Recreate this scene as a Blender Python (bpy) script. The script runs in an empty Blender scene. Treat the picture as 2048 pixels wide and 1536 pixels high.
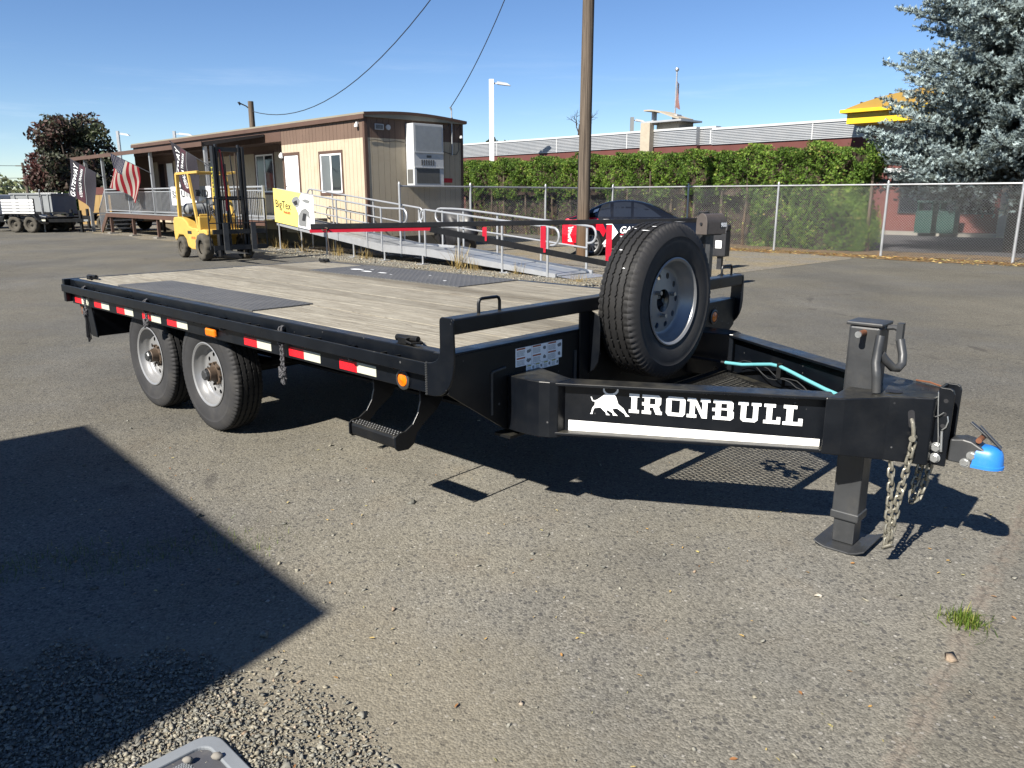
import bpy, bmesh, math, random
import numpy as np
from mathutils import Vector, Matrix
R = math.radians
random.seed(7)
RNG = np.random.default_rng(11)
scene = bpy.context.scene
COL = scene.collection

# ------------------------------------------------------------------ camera
cd = bpy.data.cameras.new('Camera')
cam = bpy.data.objects.new('Camera', cd)
COL.objects.link(cam)
cam.location = (0, 0, 1.546)
cam.rotation_euler = (R(90 - 13.7), 0, 0)
cd.sensor_width = 36
cd.lens = 36 * 1540 / 2048
cd.clip_start = 0.05
cd.clip_end = 6000
scene.camera = cam
scene.render.resolution_x = 1024
scene.render.resolution_y = 768

# ------------------------------------------------------------------ sky, sun, exposure
SUN = Vector((-0.783, -0.938, 1.0)).normalized()       # towards the sun
elev = math.asin(SUN.z)
w = bpy.data.worlds.new('World')
scene.world = w
w.use_nodes = True
nt = w.node_tree
nt.nodes.clear()
sky = nt.nodes.new('ShaderNodeTexSky')
sky.sky_type = 'NISHITA'
sky.sun_disc = False
sky.sun_elevation = elev
sky.sun_rotation = math.atan2(SUN.x, SUN.y)
sky.altitude = 0
sky.air_density = 0.8
sky.dust_density = 0.0
sky.ozone_density = 3.5
bg = nt.nodes.new('ShaderNodeBackground')
bg.inputs['Strength'].default_value = 0.054
out = nt.nodes.new('ShaderNodeOutputWorld')
hs = nt.nodes.new('ShaderNodeHueSaturation')
hs.inputs['Saturation'].default_value = 1.12
hs.inputs['Hue'].default_value = .506
nt.links.new(sky.outputs[0], hs.inputs['Color'])
# faint high cirrus low over the horizon, all the way round
tcw = nt.nodes.new('ShaderNodeTexCoord')
mp = nt.nodes.new('ShaderNodeMapping'); mp.inputs['Scale'].default_value = (2.2, 2.2, 24)
nt.links.new(tcw.outputs['Generated'], mp.inputs[0])
nzw = nt.nodes.new('ShaderNodeTexNoise'); nzw.inputs['Scale'].default_value = 1.6; nzw.inputs['Detail'].default_value = 7; nzw.inputs['Roughness'].default_value = .62
nt.links.new(mp.outputs[0], nzw.inputs['Vector'])
mr = nt.nodes.new('ShaderNodeMapRange'); mr.interpolation_type = 'SMOOTHSTEP'
mr.inputs['From Min'].default_value = .52; mr.inputs['From Max'].default_value = .78; mr.inputs['To Max'].default_value = .16
nt.links.new(nzw.outputs['Fac'], mr.inputs['Value'])
sz_ = nt.nodes.new('ShaderNodeSeparateXYZ'); nt.links.new(tcw.outputs['Generated'], sz_.inputs[0])
m2 = nt.nodes.new('ShaderNodeMapRange'); m2.interpolation_type = 'SMOOTHSTEP'
m2.inputs['From Min'].default_value = .20; m2.inputs['From Max'].default_value = .07
nt.links.new(sz_.outputs[2], m2.inputs['Value'])
mm = nt.nodes.new('ShaderNodeMath'); mm.operation = 'MULTIPLY'
nt.links.new(mr.outputs[0], mm.inputs[0]); nt.links.new(m2.outputs[0], mm.inputs[1])
mxw = nt.nodes.new('ShaderNodeMix'); mxw.data_type = 'RGBA'
nt.links.new(mm.outputs[0], mxw.inputs[0]); nt.links.new(hs.outputs[0], mxw.inputs[6]); mxw.inputs[7].default_value = (9.5, 10, 10.6, 1)
nt.links.new(mxw.outputs[2], bg.inputs['Color'])
nt.links.new(bg.outputs[0], out.inputs['Surface'])
sd = bpy.data.lights.new('Sun', 'SUN')
sd.energy = 5.0
sd.angle = R(0.55)
sd.color = (1.0, 0.94, 0.84)
sun = bpy.data.objects.new('Sun', sd)
COL.objects.link(sun)
sun.rotation_euler = SUN.to_track_quat('Z', 'Y').to_euler()
vs = scene.view_settings
vs.view_transform = 'Standard'
vs.look = 'None'
vs.gamma = 1
vs.use_curve_mapping = False
vs.exposure = 1.35

# ------------------------------------------------------------------ frames
TYAW = -42.713          # the trailer's heading
TORG = (-0.276, 3.183)
BYAW = -46.5            # the yard: office, ramp, fence and store all run this way
_e = (math.cos(R(BYAW)), math.sin(R(BYAW)))
_n = (-_e[1], _e[0])
def BW(e, v, z=0.0):
    return (e * _e[0] + v * _n[0], e * _e[1] + v * _n[1], z)

# ------------------------------------------------------------------ mesh builder
class MB:
    def __init__(s):
        s.v = []; s.f = []; s.m = []
        s.cur = 0
    def add(s, vs, fs):
        o = len(s.v)
        s.v.extend([tuple(p) for p in vs])
        for f in fs:
            s.f.append(tuple(i + o for i in f)); s.m.append(s.cur)
        return s
    def box(s, x0, x1, y0, y1, z0, z1):
        return s.add([(x0,y0,z0),(x1,y0,z0),(x1,y1,z0),(x0,y1,z0),(x0,y0,z1),(x1,y0,z1),(x1,y1,z1),(x0,y1,z1)],
                     [(0,3,2,1),(4,5,6,7),(0,1,5,4),(1,2,6,5),(2,3,7,6),(3,0,4,7)])
    def bar(s, p, q, w, h, up=(0,0,1)):
        p = Vector(p); q = Vector(q); d = (q - p).normalized(); u = Vector(up)
        sd_ = d.cross(u)
        if sd_.length < 1e-4: sd_ = d.cross(Vector((1,0,0)))
        sd_.normalize(); u = sd_.cross(d).normalized()
        a = sd_ * (w/2); b = u * (h/2)
        vs = [p-a-b, p+a-b, p+a+b, p-a+b, q-a-b, q+a-b, q+a+b, q-a+b]
        return s.add(vs, [(0,1,2,3),(7,6,5,4),(0,4,5,1),(1,5,6,2),(2,6,7,3),(3,7,4,0)])
    def cyl(s, p, q, r0, r1=None, n=12, cap=True):
        if r1 is None: r1 = r0
        p = Vector(p); q = Vector(q); d = (q - p)
        if d.length < 1e-7: return s
        d.normalize()
        a = d.orthogonal().normalized(); b = d.cross(a)
        vs = []
        for c, r in ((p, r0), (q, r1)):
            for i in range(n):
                t = 2*math.pi*i/n
                vs.append(c + a*(r*math.cos(t)) + b*(r*math.sin(t)))
        fs = [(i, (i+1) % n, n+(i+1) % n, n+i) for i in range(n)]
        if cap:
            fs.append(tuple(range(n-1, -1, -1))); fs.append(tuple(range(n, 2*n)))
        return s.add(vs, fs)
    def tube(s, path, r, n=8, closed=False, cap=True):
        P = [Vector(p) for p in path]; N = len(P)
        rr = r if isinstance(r, (list, tuple)) else [r]*N
        vs = []; prev = None
        for i in range(N):
            if closed: d = (P[(i+1) % N] - P[i-1])
            else: d = P[min(i+1, N-1)] - P[max(i-1, 0)]
            d.normalize()
            if prev is None: a = d.orthogonal().normalized()
            else:
                a = prev - d * prev.dot(d)
                a = a.normalized() if a.length > 1e-6 else d.orthogonal().normalized()
            prev = a; b = d.cross(a)
            for k in range(n):
                t = 2*math.pi*k/n
                vs.append(P[i] + a*(rr[i]*math.cos(t)) + b*(rr[i]*math.sin(t)))
        fs = []
        for i in range(N if closed else N-1):
            j = (i+1) % N
            for k in range(n):
                l = (k+1) % n
                fs.append((i*n+k, i*n+l, j*n+l, j*n+k))
        if cap and not closed:
            fs.append(tuple(range(n-1, -1, -1))); fs.append(tuple(range((N-1)*n, N*n)))
        return s.add(vs, fs)
    def prism(s, poly, fn, d0, d1):
        """poly: 2D outline; fn(u, v, d) -> 3D; extruded between d0 and d1 (concave outlines are fine)"""
        n = len(poly)
        area = sum(poly[i][0]*poly[(i+1) % n][1]-poly[(i+1) % n][0]*poly[i][1] for i in range(n))
        if area < 0: poly = poly[::-1]
        vs = [fn(u, v, d0) for u, v in poly] + [fn(u, v, d1) for u, v in poly]
        fs = [tuple(range(n-1, -1, -1)), tuple(range(n, 2*n))]
        fs += [(i, (i+1) % n, n+(i+1) % n, n+i) for i in range(n)]
        return s.add(vs, fs)
    def lathe(s, prof, fn, n=32, closed=False):
        """prof: list of (r, x); fn(r*cos, r*sin, x) -> 3D"""
        m = len(prof); vs = []
        for i in range(n):
            t = 2*math.pi*i/n
            for r, x in prof: vs.append(fn(r*math.cos(t), r*math.sin(t), x))
        fs = []
        for i in range(n):
            j = (i+1) % n
            for k in range(m if closed else m-1):
                l = (k+1) % m
                fs.append((i*m+k, j*m+k, j*m+l, i*m+l))
        return s.add(vs, fs)
    def mesh(s, name, mats, smooth=False):
        me = bpy.data.meshes.new(name)
        me.from_pydata(s.v, [], s.f)
        for m in (mats if isinstance(mats, (list, tuple)) else [mats]): me.materials.append(m)
        if any(s.m): me.polygons.foreach_set('material_index', s.m)
        bm = bmesh.new(); bm.from_mesh(me)
        bmesh.ops.recalc_face_normals(bm, faces=bm.faces)
        bm.to_mesh(me); bm.free()
        if smooth:
            me.polygons.foreach_set('use_smooth', [True]*len(me.polygons))
        me.update()
        return me
    def build(s, name, mats, parent=None, smooth=False, bevel=0, ang=35, label=None, kind=None, loc=None, rot=None):
        me = s.mesh(name, mats, smooth)
        return place(name, me, parent, bevel=bevel, smooth=smooth, ang=ang, label=label, kind=kind, loc=loc, rot=rot)

def place(name, me, parent=None, bevel=0, smooth=False, ang=35, label=None, kind=None, loc=None, rot=None):
    o = bpy.data.objects.new(name, me)
    COL.objects.link(o)
    if parent is not None: o.parent = parent
    if loc: o.location = loc
    if rot: o.rotation_euler = rot
    if smooth and ang:
        try: me.set_sharp_from_angle(angle=R(ang))
        except Exception: pass
    if bevel:
        b = o.modifiers.new('Bevel', 'BEVEL'); b.width = bevel; b.segments = 2
        b.limit_method = 'ANGLE'; b.angle_limit = R(40)
    if label: o['label'] = label
    if kind: o['kind'] = kind
    return o

def tag(o, label=None, cat=None, group=None, kind=None):
    if label: o['label'] = label
    if cat: o['category'] = cat
    if group: o['group'] = group
    if kind: o['kind'] = kind
    return o
def thing(name, label, cat, loc=(0,0,0), rz=0, group=None):
    o = bpy.data.objects.new(name, None)
    o.empty_display_size = 0.1
    COL.objects.link(o)
    o.location = loc; o.rotation_euler = (0, 0, R(rz))
    return tag(o, label, cat, group)
def copy_tree(o, parent=None):
    kids = list(o.children)
    c = o.copy(); COL.objects.link(c); c.parent = parent
    for k in kids: copy_tree(k, c)
    return c

# ------------------------------------------------------------------ colours and materials
KA = 0.52      # photograph tone to surface reflectance
def hexc(h, k=1.0):
    k = k*KA
    h = h.lstrip('#')
    o = []
    for i in (0, 2, 4):
        c = int(h[i:i+2], 16)/255
        o.append((c/12.92 if c <= .04045 else ((c+.055)/1.055)**2.4)*k)
    return tuple(o)
class NT:
    def __init__(s, name):
        s.mat = bpy.data.materials.new(name); s.mat.use_nodes = True
        s.t = s.mat.node_tree; s.b = s.t.nodes['Principled BSDF']
        s.tc = s.t.nodes.new('ShaderNodeTexCoord')
    def n(s, typ, **kw):
        nd = s.t.nodes.new('ShaderNode'+typ)
        for k, v_ in kw.items(): setattr(nd, k, v_)
        return nd
    def link(s, a, b): s.t.links.new(a, b)
    def val(s, sock, x):
        if hasattr(x, 'is_output') or isinstance(x, bpy.types.NodeSocket): s.link(x, sock)
        else: sock.default_value = x
    def math(s, op, a, b=None, c=None, clamp=False):
        m = s.n('Math', operation=op, use_clamp=clamp)
        s.val(m.inputs[0], a)
        if b is not None: s.val(m.inputs[1], b)
        if c is not None: s.val(m.inputs[2], c)
        return m.outputs[0]
    def mapping(s, vec, scale=(1,1,1), loc=(0,0,0), rot=(0,0,0)):
        m = s.n('Mapping'); s.link(vec, m.inputs[0])
        m.inputs['Scale'].default_value = scale; m.inputs['Location'].default_value = loc; m.inputs['Rotation'].default_value = rot
        return m.outputs[0]
    def noise(s, vec, scale, detail=4, rough=.55, dist=0):
        m = s.n('TexNoise'); s.link(vec, m.inputs['Vector'])
        m.inputs['Scale'].default_value = scale; m.inputs['Detail'].default_value = detail
        m.inputs['Roughness'].default_value = rough; m.inputs['Distortion'].default_value = dist
        return m.outputs['Fac']
    def voronoi(s, vec, scale, feature='F1', rnd=1.0):
        m = s.n('TexVoronoi', feature=feature); s.link(vec, m.inputs['Vector'])
        m.inputs['Scale'].default_value = scale; m.inputs['Randomness'].default_value = rnd
        return m
    def ramp(s, fac, a, b, lo=0.0, hi=1.0):
        m = s.n('MapRange', interpolation_type='SMOOTHSTEP'); s.val(m.inputs['Value'], fac)
        m.inputs['From Min'].default_value = a; m.inputs['From Max'].default_value = b
        m.inputs['To Min'].default_value = lo; m.inputs['To Max'].default_value = hi
        return m.outputs[0]
    def lin(s, fac, a, b, lo=0.0, hi=1.0):
        m = s.n('MapRange'); s.val(m.inputs['Value'], fac)
        m.inputs['From Min'].default_value = a; m.inputs['From Max'].default_value = b
        m.inputs['To Min'].default_value = lo; m.inputs['To Max'].default_value = hi
        return m.outputs[0]
    def mix(s, fac, a, b, mode='MIX'):
        m = s.n('Mix', data_type='RGBA', blend_type=mode)
        s.val(m.inputs[0], fac)
        for i, x in ((6, a), (7, b)):
            if isinstance(x, (tuple, list)): m.inputs[i].default_value = (*x[:3], 1)
            else: s.link(x, m.inputs[i])
        return m.outputs[2]
    def scale(s, colr, fac):
        m = s.n('VectorMath', operation='SCALE')
        if isinstance(colr, (tuple, list)): m.inputs[0].default_value = colr[:3]
        else: s.link(colr, m.inputs[0])
        s.val(m.inputs['Scale'], fac)
        return m.outputs[0]
    def bump(s, height, strength=.3, dist=.01):
        b = s.n('Bump'); s.link(height, b.inputs['Height'])
        b.inputs['Strength'].default_value = strength; b.inputs['Distance'].default_value = dist
        s.link(b.outputs[0], s.b.inputs['Normal'])
    def set(s, colr=None, rough=None, metal=None, spec=None):
        if colr is not None:
            if isinstance(colr, (tuple, list)): s.b.inputs['Base Color'].default_value = (*colr[:3], 1)
            else: s.link(colr, s.b.inputs['Base Color'])
        if rough is not None: s.val(s.b.inputs['Roughness'], rough)
        if metal is not None: s.val(s.b.inputs['Metallic'], metal)
        if spec is not None: s.b.inputs['Specular IOR Level'].default_value = spec
        return s.mat
def M(name, col, rough=.6, metal=0, var=.12, vs=4.0, bump=0, bs=60, spec=.5, rvar=.1, dust=None, damt=.0, dsc=3.0, chips=0):
    """painted / plain surface with uneven colour, uneven gloss and optional dust"""
    k = NT(name); oc = k.tc.outputs['Object']
    nz = k.noise(oc, vs, 6, .6)
    c = k.scale(col, k.lin(nz, .25, .75, 1-var, 1+var))
    if dust:
        d = k.noise(oc, dsc, 7, .65)
        c = k.mix(k.ramp(d, .48, .75, 0, damt), c, dust)
    if chips:
        vc = k.voronoi(oc, chips); sc_ = k.n('SeparateColor'); k.link(vc.outputs['Color'], sc_.inputs[0])
        sp = k.math('MULTIPLY', k.ramp(sc_.outputs[0], .86, .88), k.ramp(k.math('ADD', vc.outputs['Distance'], k.math('MULTIPLY', sc_.outputs[1], .10)), .17, .11))
        c = k.mix(k.math('MULTIPLY', sp, .55), c, (.11,.11,.11))
        scr = k.noise(k.mapping(oc, (30, 30, 2)), 2.5, 5, .7)
        c = k.mix(k.ramp(scr, .66, .80, 0, .22), c, (.05,.052,.056))
        gm = k.n('NewGeometry'); sn = k.n('SeparateXYZ'); k.link(gm.outputs['Normal'], sn.inputs[0])
        dn = k.math('MULTIPLY', k.ramp(sn.outputs[2], .6, .95), k.ramp(k.noise(oc, 7, 6, .7), .35, .70, .04, .30))
        c = k.mix(dn, c, hexc('#85806f', 1.0))
    k.set(c, k.lin(k.noise(oc, vs*2.3, 4), .3, .7, max(.02, rough-rvar), min(1, rough+rvar)), metal, spec)
    if bump: k.bump(k.noise(oc, bs, 4), bump, .004)
    return k.mat

m_black = M('black_paint', (.0023,.0033,.0054), .36, 0, .25, 3, .05, 90, .32, .1, hexc('#55534e'), .07, 5, 26)
m_blackd = M('black_paint_dusty', (.0042,.0045,.0052), .5, 0, .25, 3, .08, 70, .28, .1, hexc('#57503f'), .12, 4, 22)
m_under = M('undercarriage', (.005,.005,.0055), .75, 0, .3, 4, .1, 50, .25, .1)
m_rubber = M('rubber', (.0085,.0085,.009), .7, 0, .2, 8, .12, 160, .3, .08, hexc('#57534c'), .12, 6)
m_tyrewall = M('rubber_dusty', (.024,.024,.0255), .75, 0, .2, 6, .1, 120, .25, .08, hexc('#6d6961'), .20, 5)
m_silver = M('silver_wheel', (.22,.222,.226), .36, .4, .08, 5, 0, 50, .5, .06, hexc('#6f6a62'), .2, 5)
m_hub = M('rusty_hub', hexc('#6a5a4c'), .6, .4, .3, 14, .3, 60)
m_rust = M('rust', hexc('#8a5638'), .8, .1, .35, 20, .3, 60)
m_galv = M('galvanised', (.34,.35,.36), .42, .55, .10, 6, .05, 40)
m_alu = M('aluminium_rail', (.36,.37,.385), .38, .5, .08, 5, .03, 40)
m_zinc = M('zinc_bolt', (.34,.35,.35), .35, .75, .15, 30)
m_chain = M('plated_chain', hexc('#a9a597', 1.1), .42, .6, .3, 40, .1, 90)
m_steelgrey = M('worn_grey_steel', (.038,.040,.043), .42, .3, .3, 5, .08, 60, .5, .1, hexc('#8a8478'), .18, 6)
m_redtape = M('red_reflector', hexc('#e2202c', 1.35), .3, 0, .12, 60)
m_whitetape = M('white_reflector', hexc('#e4e4d0', 1.05), .35, 0, .06, 60)
m_brighttape = M('bright_reflector', (.86,.85,.82), .3, 0, .03, 30)
m_amber = M('amber_lens', hexc('#f07a10', 1.3), .12, 0, .15, 40, .3, 200)
m_white = M('white_paint', (.58,.58,.57), .45, 0, .05, 4)
m_decal = M('white_decal', (.80,.81,.81), .4, 0, .03, 20)
m_orange = M('orange_print', hexc('#c8683a'), .5, 0, .1, 20)
m_grey = M('grey_print', (.15,.155,.155), .5, 0, .1, 20)
m_yellowprint = M('yellow_print', hexc('#c9c23a'), .5, 0, .1, 20)
m_blue = M('blue_plastic', hexc('#2f86e0', 1.2), .4, 0, .08, 20, .03, 60)
m_cyan = M('cyan_hose', hexc('#7fd2dc'), .35, 0, .06, 10)
m_wire = M('wire', (.012,.012,.014), .5)
m_rope = M('braided_rope', (.05,.05,.055), .9, 0, .85, 120, .6, 140)
m_red = M('red_paint', hexc('#d01734', 1.1), .45, 0, .1, 4)
m_yellow = M('yellow_paint', hexc('#f7cc66', .9), .38, 0, .08, 3, .03, 40, .5, .08, hexc('#7a6a48'), .18, 4)
m_dirtyrub = M('dusty_solid_tyre', hexc('#6b6559', .6), .9, 0, .25, 7, .3, 60)
m_mast = M('mast_black', (.010,.010,.011), .45, 0, .3, 4, .08, 60, .4, .1, hexc('#6a645a'), .15, 5)
m_conc = M('concrete', hexc('#a7a299', .8), .9, 0, .12, 2, .2, 60)
m_glassdark = M('dark_glass', (.012,.014,.018), .06, 0, .1, 2, 0, 10, .8, .02)
m_vinyl = M('white_vinyl', (.80,.80,.79), .4, 0, .03, 3)
m_blind = M('grey_blind', (.16,.17,.175), .7, 0, .12, 3)
m_pvc = M('hvac_enamel', (.40,.41,.415), .45, 0, .06, 3, .02, 20, .5, .06, hexc('#8c8f8e'), .3, 6)
m_louvre = M('hvac_louvre', (.085,.085,.082), .6, .2, .15, 6)
# ================================================================== ground
def np_mesh(name, V, F, mats, attr=None, midx=None, smooth=False):
    """V (n,3), F (m,k) arrays"""
    me = bpy.data.meshes.new(name)
    V = np.asarray(V, np.float32); F = np.asarray(F, np.int32)
    n, m, k = len(V), len(F), F.shape[1]
    me.vertices.add(n); me.vertices.foreach_set('co', V.ravel())
    me.loops.add(m*k); me.loops.foreach_set('vertex_index', F.ravel())
    me.polygons.add(m); me.polygons.foreach_set('loop_start', np.arange(0, m*k, k, dtype=np.int32))
    me.polygons.foreach_set('loop_total', np.full(m, k, np.int32))
    for x in (mats if isinstance(mats, (list, tuple)) else [mats]): me.materials.append(x)
    if midx is not None: me.polygons.foreach_set('material_index', np.asarray(midx, np.int32))
    if attr is not None:
        a = me.attributes.new('tint', 'FLOAT', 'FACE'); a.data.foreach_set('value', np.asarray(attr, np.float32))
    if smooth: me.polygons.foreach_set('use_smooth', np.ones(m, bool))
    me.update(calc_edges=True); me.validate()
    return me
def rotmats(n, rng, tilt=None):
    """random rotation matrices (n,3,3); tilt limits how far z may lean"""
    az = rng.uniform(0, 2*np.pi, n)
    if tilt is None:
        q = rng.normal(size=(n, 4)); q /= np.linalg.norm(q, axis=1)[:, None]
        w_, x, y, z = q.T
        return np.stack([np.stack([1-2*(y*y+z*z), 2*(x*y-z*w_), 2*(x*z+y*w_)], 1),
                         np.stack([2*(x*y+z*w_), 1-2*(x*x+z*z), 2*(y*z-x*w_)], 1),
                         np.stack([2*(x*z-y*w_), 2*(y*z+x*w_), 1-2*(x*x+y*y)], 1)], 1)
    t = rng.uniform(-tilt, tilt, n); c, s_ = np.cos(t), np.sin(t); o = np.ones(n); z = np.zeros(n)
    Rx = np.stack([np.stack([o, z, z], 1), np.stack([z, c, -s_], 1), np.stack([z, s_, c], 1)], 1)
    c, s_ = np.cos(az), np.sin(az)
    Rz = np.stack([np.stack([c, -s_, z], 1), np.stack([s_, c, z], 1), np.stack([z, z, o], 1)], 1)
    return Rz @ Rx
def scatter(bv, bf, pos, rot, scl):
    bv = np.asarray(bv, float); bf = np.asarray(bf, int); n = len(pos)
    scl = np.asarray(scl, float)
    if scl.ndim == 1: scl = scl[:, None]*np.ones((1, 3))
    V = np.einsum('nij,nkj->nki', rot, bv[None]*scl[:, None, :]) + pos[:, None, :]
    F = bf[None] + (np.arange(n)*len(bv))[:, None, None]
    return V.reshape(-1, 3), F.reshape(-1, bf.shape[1])

def asphalt(name, warm, cool, k=1.0, seam=True):
    m = NT(name); P = m.tc.outputs['Object']
    v1 = m.voronoi(P, 125); v2 = m.voronoi(m.mapping(P, loc=(3.1, 7.7, 0)), 52)
    sep = m.n('SeparateColor'); m.link(v1.outputs['Color'], sep.inputs[0])
    sep2 = m.n('SeparateColor'); m.link(v2.outputs['Color'], sep2.inputs[0])
    big = m.noise(P, .35, 5, .6); mid = m.noise(P, 2.2, 5, .65); fine = m.noise(P, 260, 3, .6)
    c = m.mix(m.ramp(big, .40, .62), warm, cool)
    c = m.mix(m.ramp(mid, .50, .75, 0, .40), c, hexc('#756d60', 1.0))
    # aggregate: single stones lighter or darker than the binder, a few reddish
    c = m.scale(c, m.lin(sep.outputs[0], 0, 1, .66, 1.36))
    stone = m.math('MULTIPLY', m.ramp(sep2.outputs[0], .80, .84), m.ramp(v2.outputs['Distance'], .50, .40))
    c = m.mix(m.math('MULTIPLY', stone, .60), c, (.026,.026,.027))
    pale = m.math('MULTIPLY', m.ramp(sep2.outputs[1], .93, .95), m.ramp(v2.outputs['Distance'], .36, .28))
    c = m.mix(m.math('MULTIPLY', pale, .5), c, (.24,.23,.21))
    c = m.scale(c, m.lin(fine, .3, .7, .80, 1.2))
    # smoother, darker paving lanes and worn wheel tracks along the yard
    tr_ = m.noise(m.mapping(P, (.5, .16, 1), (0, 0, 0), (0, 0, R(43))), 1.0, 6, .65)
    c = m.scale(c, m.lin(tr_, .3, .7, .82, 1.15))
    c = m.scale(c, m.lin(m.noise(m.mapping(P, loc=(7, 3, 0)), .8, 6, .7), .3, .7, .86, 1.12))
    # fine cracks
    cv = m.voronoi(m.mapping(P, loc=(.4, .2, 0)), .42, 'DISTANCE_TO_EDGE'); wob2 = m.noise(P, 3.0, 6, .7)
    ck = m.math('MULTIPLY', m.ramp(m.math('ADD', cv.outputs['Distance'], m.math('MULTIPLY', m.math('SUBTRACT', wob2, .5), .10)), .007, .001, 0, .5), m.ramp(m.noise(P, .6, 3), .52, .60))
    c = m.mix(ck, c, (.03,.028,.026))
    # old oil drips
    oil = m.ramp(m.noise(m.mapping(P, loc=(11, 4, 0)), 1.3, 4, .55), .66, .78, 0, .45)
    c = m.mix(oil, c, (.020,.019,.018))
    if seam:
        sx = m.n('SeparateXYZ'); m.link(P, sx.inputs[0])
        # paving seam through (2.56,3.58) and (1.07,1.83): normal (.762,-.648)
        d = m.math('ADD', m.math('MULTIPLY', sx.outputs[0], .762), m.math('MULTIPLY', sx.outputs[1], -.648))
        d = m.math('ADD', d, .369)
        wob = m.math('MULTIPLY', m.math('SUBTRACT', m.noise(P, 4.5, 5, .7), .5), .16)
        dd = m.math('ABSOLUTE', m.math('ADD', d, wob))
        sm = m.math('MULTIPLY', m.ramp(dd, .055, .012), m.ramp(m.noise(P, 14, 4, .7), .36, .56))
        c = m.mix(m.math('MULTIPLY', sm, .42), c, hexc('#776b60', 1.15))
        c = m.scale(c, m.ramp(m.math('ADD', d, wob), .0, .06, 1.0, .84))
        crack = m.ramp(dd, .008, .001, 0, .35)
        c = m.mix(crack, c, (.02,.018,.016))
        # asphalt colour scaled lighter close to the viewer, evening out with distance
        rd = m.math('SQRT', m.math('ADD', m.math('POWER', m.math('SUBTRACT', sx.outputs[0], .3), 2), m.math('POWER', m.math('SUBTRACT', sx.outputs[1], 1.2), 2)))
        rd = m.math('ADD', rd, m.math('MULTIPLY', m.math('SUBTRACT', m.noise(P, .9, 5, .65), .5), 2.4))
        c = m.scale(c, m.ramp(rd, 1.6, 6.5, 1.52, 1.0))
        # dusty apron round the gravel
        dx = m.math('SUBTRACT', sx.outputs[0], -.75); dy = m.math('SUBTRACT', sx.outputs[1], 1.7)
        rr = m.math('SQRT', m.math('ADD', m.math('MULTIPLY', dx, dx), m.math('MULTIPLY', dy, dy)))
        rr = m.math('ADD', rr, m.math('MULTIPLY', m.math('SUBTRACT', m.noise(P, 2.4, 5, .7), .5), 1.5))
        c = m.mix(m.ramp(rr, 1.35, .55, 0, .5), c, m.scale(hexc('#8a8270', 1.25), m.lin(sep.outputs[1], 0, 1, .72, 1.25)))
    h = m.math('ADD', m.math('MULTIPLY', v1.outputs['Distance'], -1.0), m.math('MULTIPLY', fine, .5))
    h = m.math('ADD', h, m.math('MULTIPLY', stone, -.6))
    m.bump(h, .5, .005)
    m.set(m.scale(c, k), .88, 0, .25)
    return m.mat
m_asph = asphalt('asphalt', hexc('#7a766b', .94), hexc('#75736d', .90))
m_lot = asphalt('store_asphalt', hexc('#57555a', 1.0), hexc('#4c4c50', 1.0), 1, False)
g = MB(); g.add([(-1500,-300,0),(1500,-300,0),(1500,2500,0),(-1500,2500,0)], [(0,1,2,3)])
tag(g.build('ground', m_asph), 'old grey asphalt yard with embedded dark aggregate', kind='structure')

def sheet(name, mat, pts, z, label, subdiv_edge=None):
    g = MB(); g.add([(p[0], p[1], z) for p in pts], [tuple(range(len(pts)))])
    o = g.build(name, mat); tag(o, label, kind='structure'); return o
# gravel shoulder under the ramp and office
k = NT('gravel_shoulder'); P = k.tc.outputs['Object']
v = k.voronoi(P, 42); sp = k.n('SeparateColor'); k.link(v.outputs['Color'], sp.inputs[0])
c = k.mix(k.ramp(k.noise(P, .8, 5, .6), .38, .66), hexc('#7f7b73', 1.35), hexc('#8b8069', 1.3))
c = k.scale(c, k.lin(sp.outputs[0], 0, 1, .6, 1.4))
c = k.mix(k.ramp(k.noise(P, 3.1, 5, .7), .60, .74, 0, .6), c, hexc('#b09a6c', .8))
k.bump(k.math('MULTIPLY', v.outputs['Distance'], -1), .9, .02)
m_shoulder = k.set(c, .95, 0, .2)
def wobbly(e0, e1, v0, v1, amp=.35, n=40, seed=1):
    rg = random.Random(seed); a = []; b = []
    ph = [rg.uniform(0, 6.28) for _ in range(4)]
    for i in range(n+1):
        e = e0+(e1-e0)*i/n
        wv = amp*(math.sin(e*1.3+ph[0])*.5+math.sin(e*3.1+ph[1])*.3+math.sin(e*7.3+ph[2])*.2)
        a.append(BW(e, v0+wv)); b.append(BW(e, v1-wv*.6))
    return a+b[::-1]
sheet('gravel_shoulder', m_shoulder, wobbly(-45, -8.4, 10.15, 20.9), .004, 'pale gravel shoulder with straw under ramp and office')
k = NT('leaf_litter_soil'); P = k.tc.outputs['Object']
v = k.voronoi(P, 26); sp = k.n('SeparateColor'); k.link(v.outputs['Color'], sp.inputs[0])
c = k.mix(k.ramp(k.noise(P, 1.4, 5, .7), .35, .62), hexc('#7d6a52', .8), hexc('#a08460', .8))
c = k.scale(c, k.lin(sp.outputs[0], 0, 1, .55, 1.5))
k.bump(k.math('MULTIPLY', v.outputs['Distance'], -1), .9, .02)
m_litter = k.set(c, .95, 0, .2)
sheet('litter_strip', m_litter, wobbly(-16.5, 6, 20.35, 23.4, .3, 40, 4), .008, 'strip of bare soil and dry leaves along fence foot')
sheet('store_lot', m_lot, [BW(-60, 23.2), BW(14, 23.2), BW(14, 33.9), BW(-60, 33.9)], .006, 'darker asphalt parking lot beyond the chain link fence')

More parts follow.
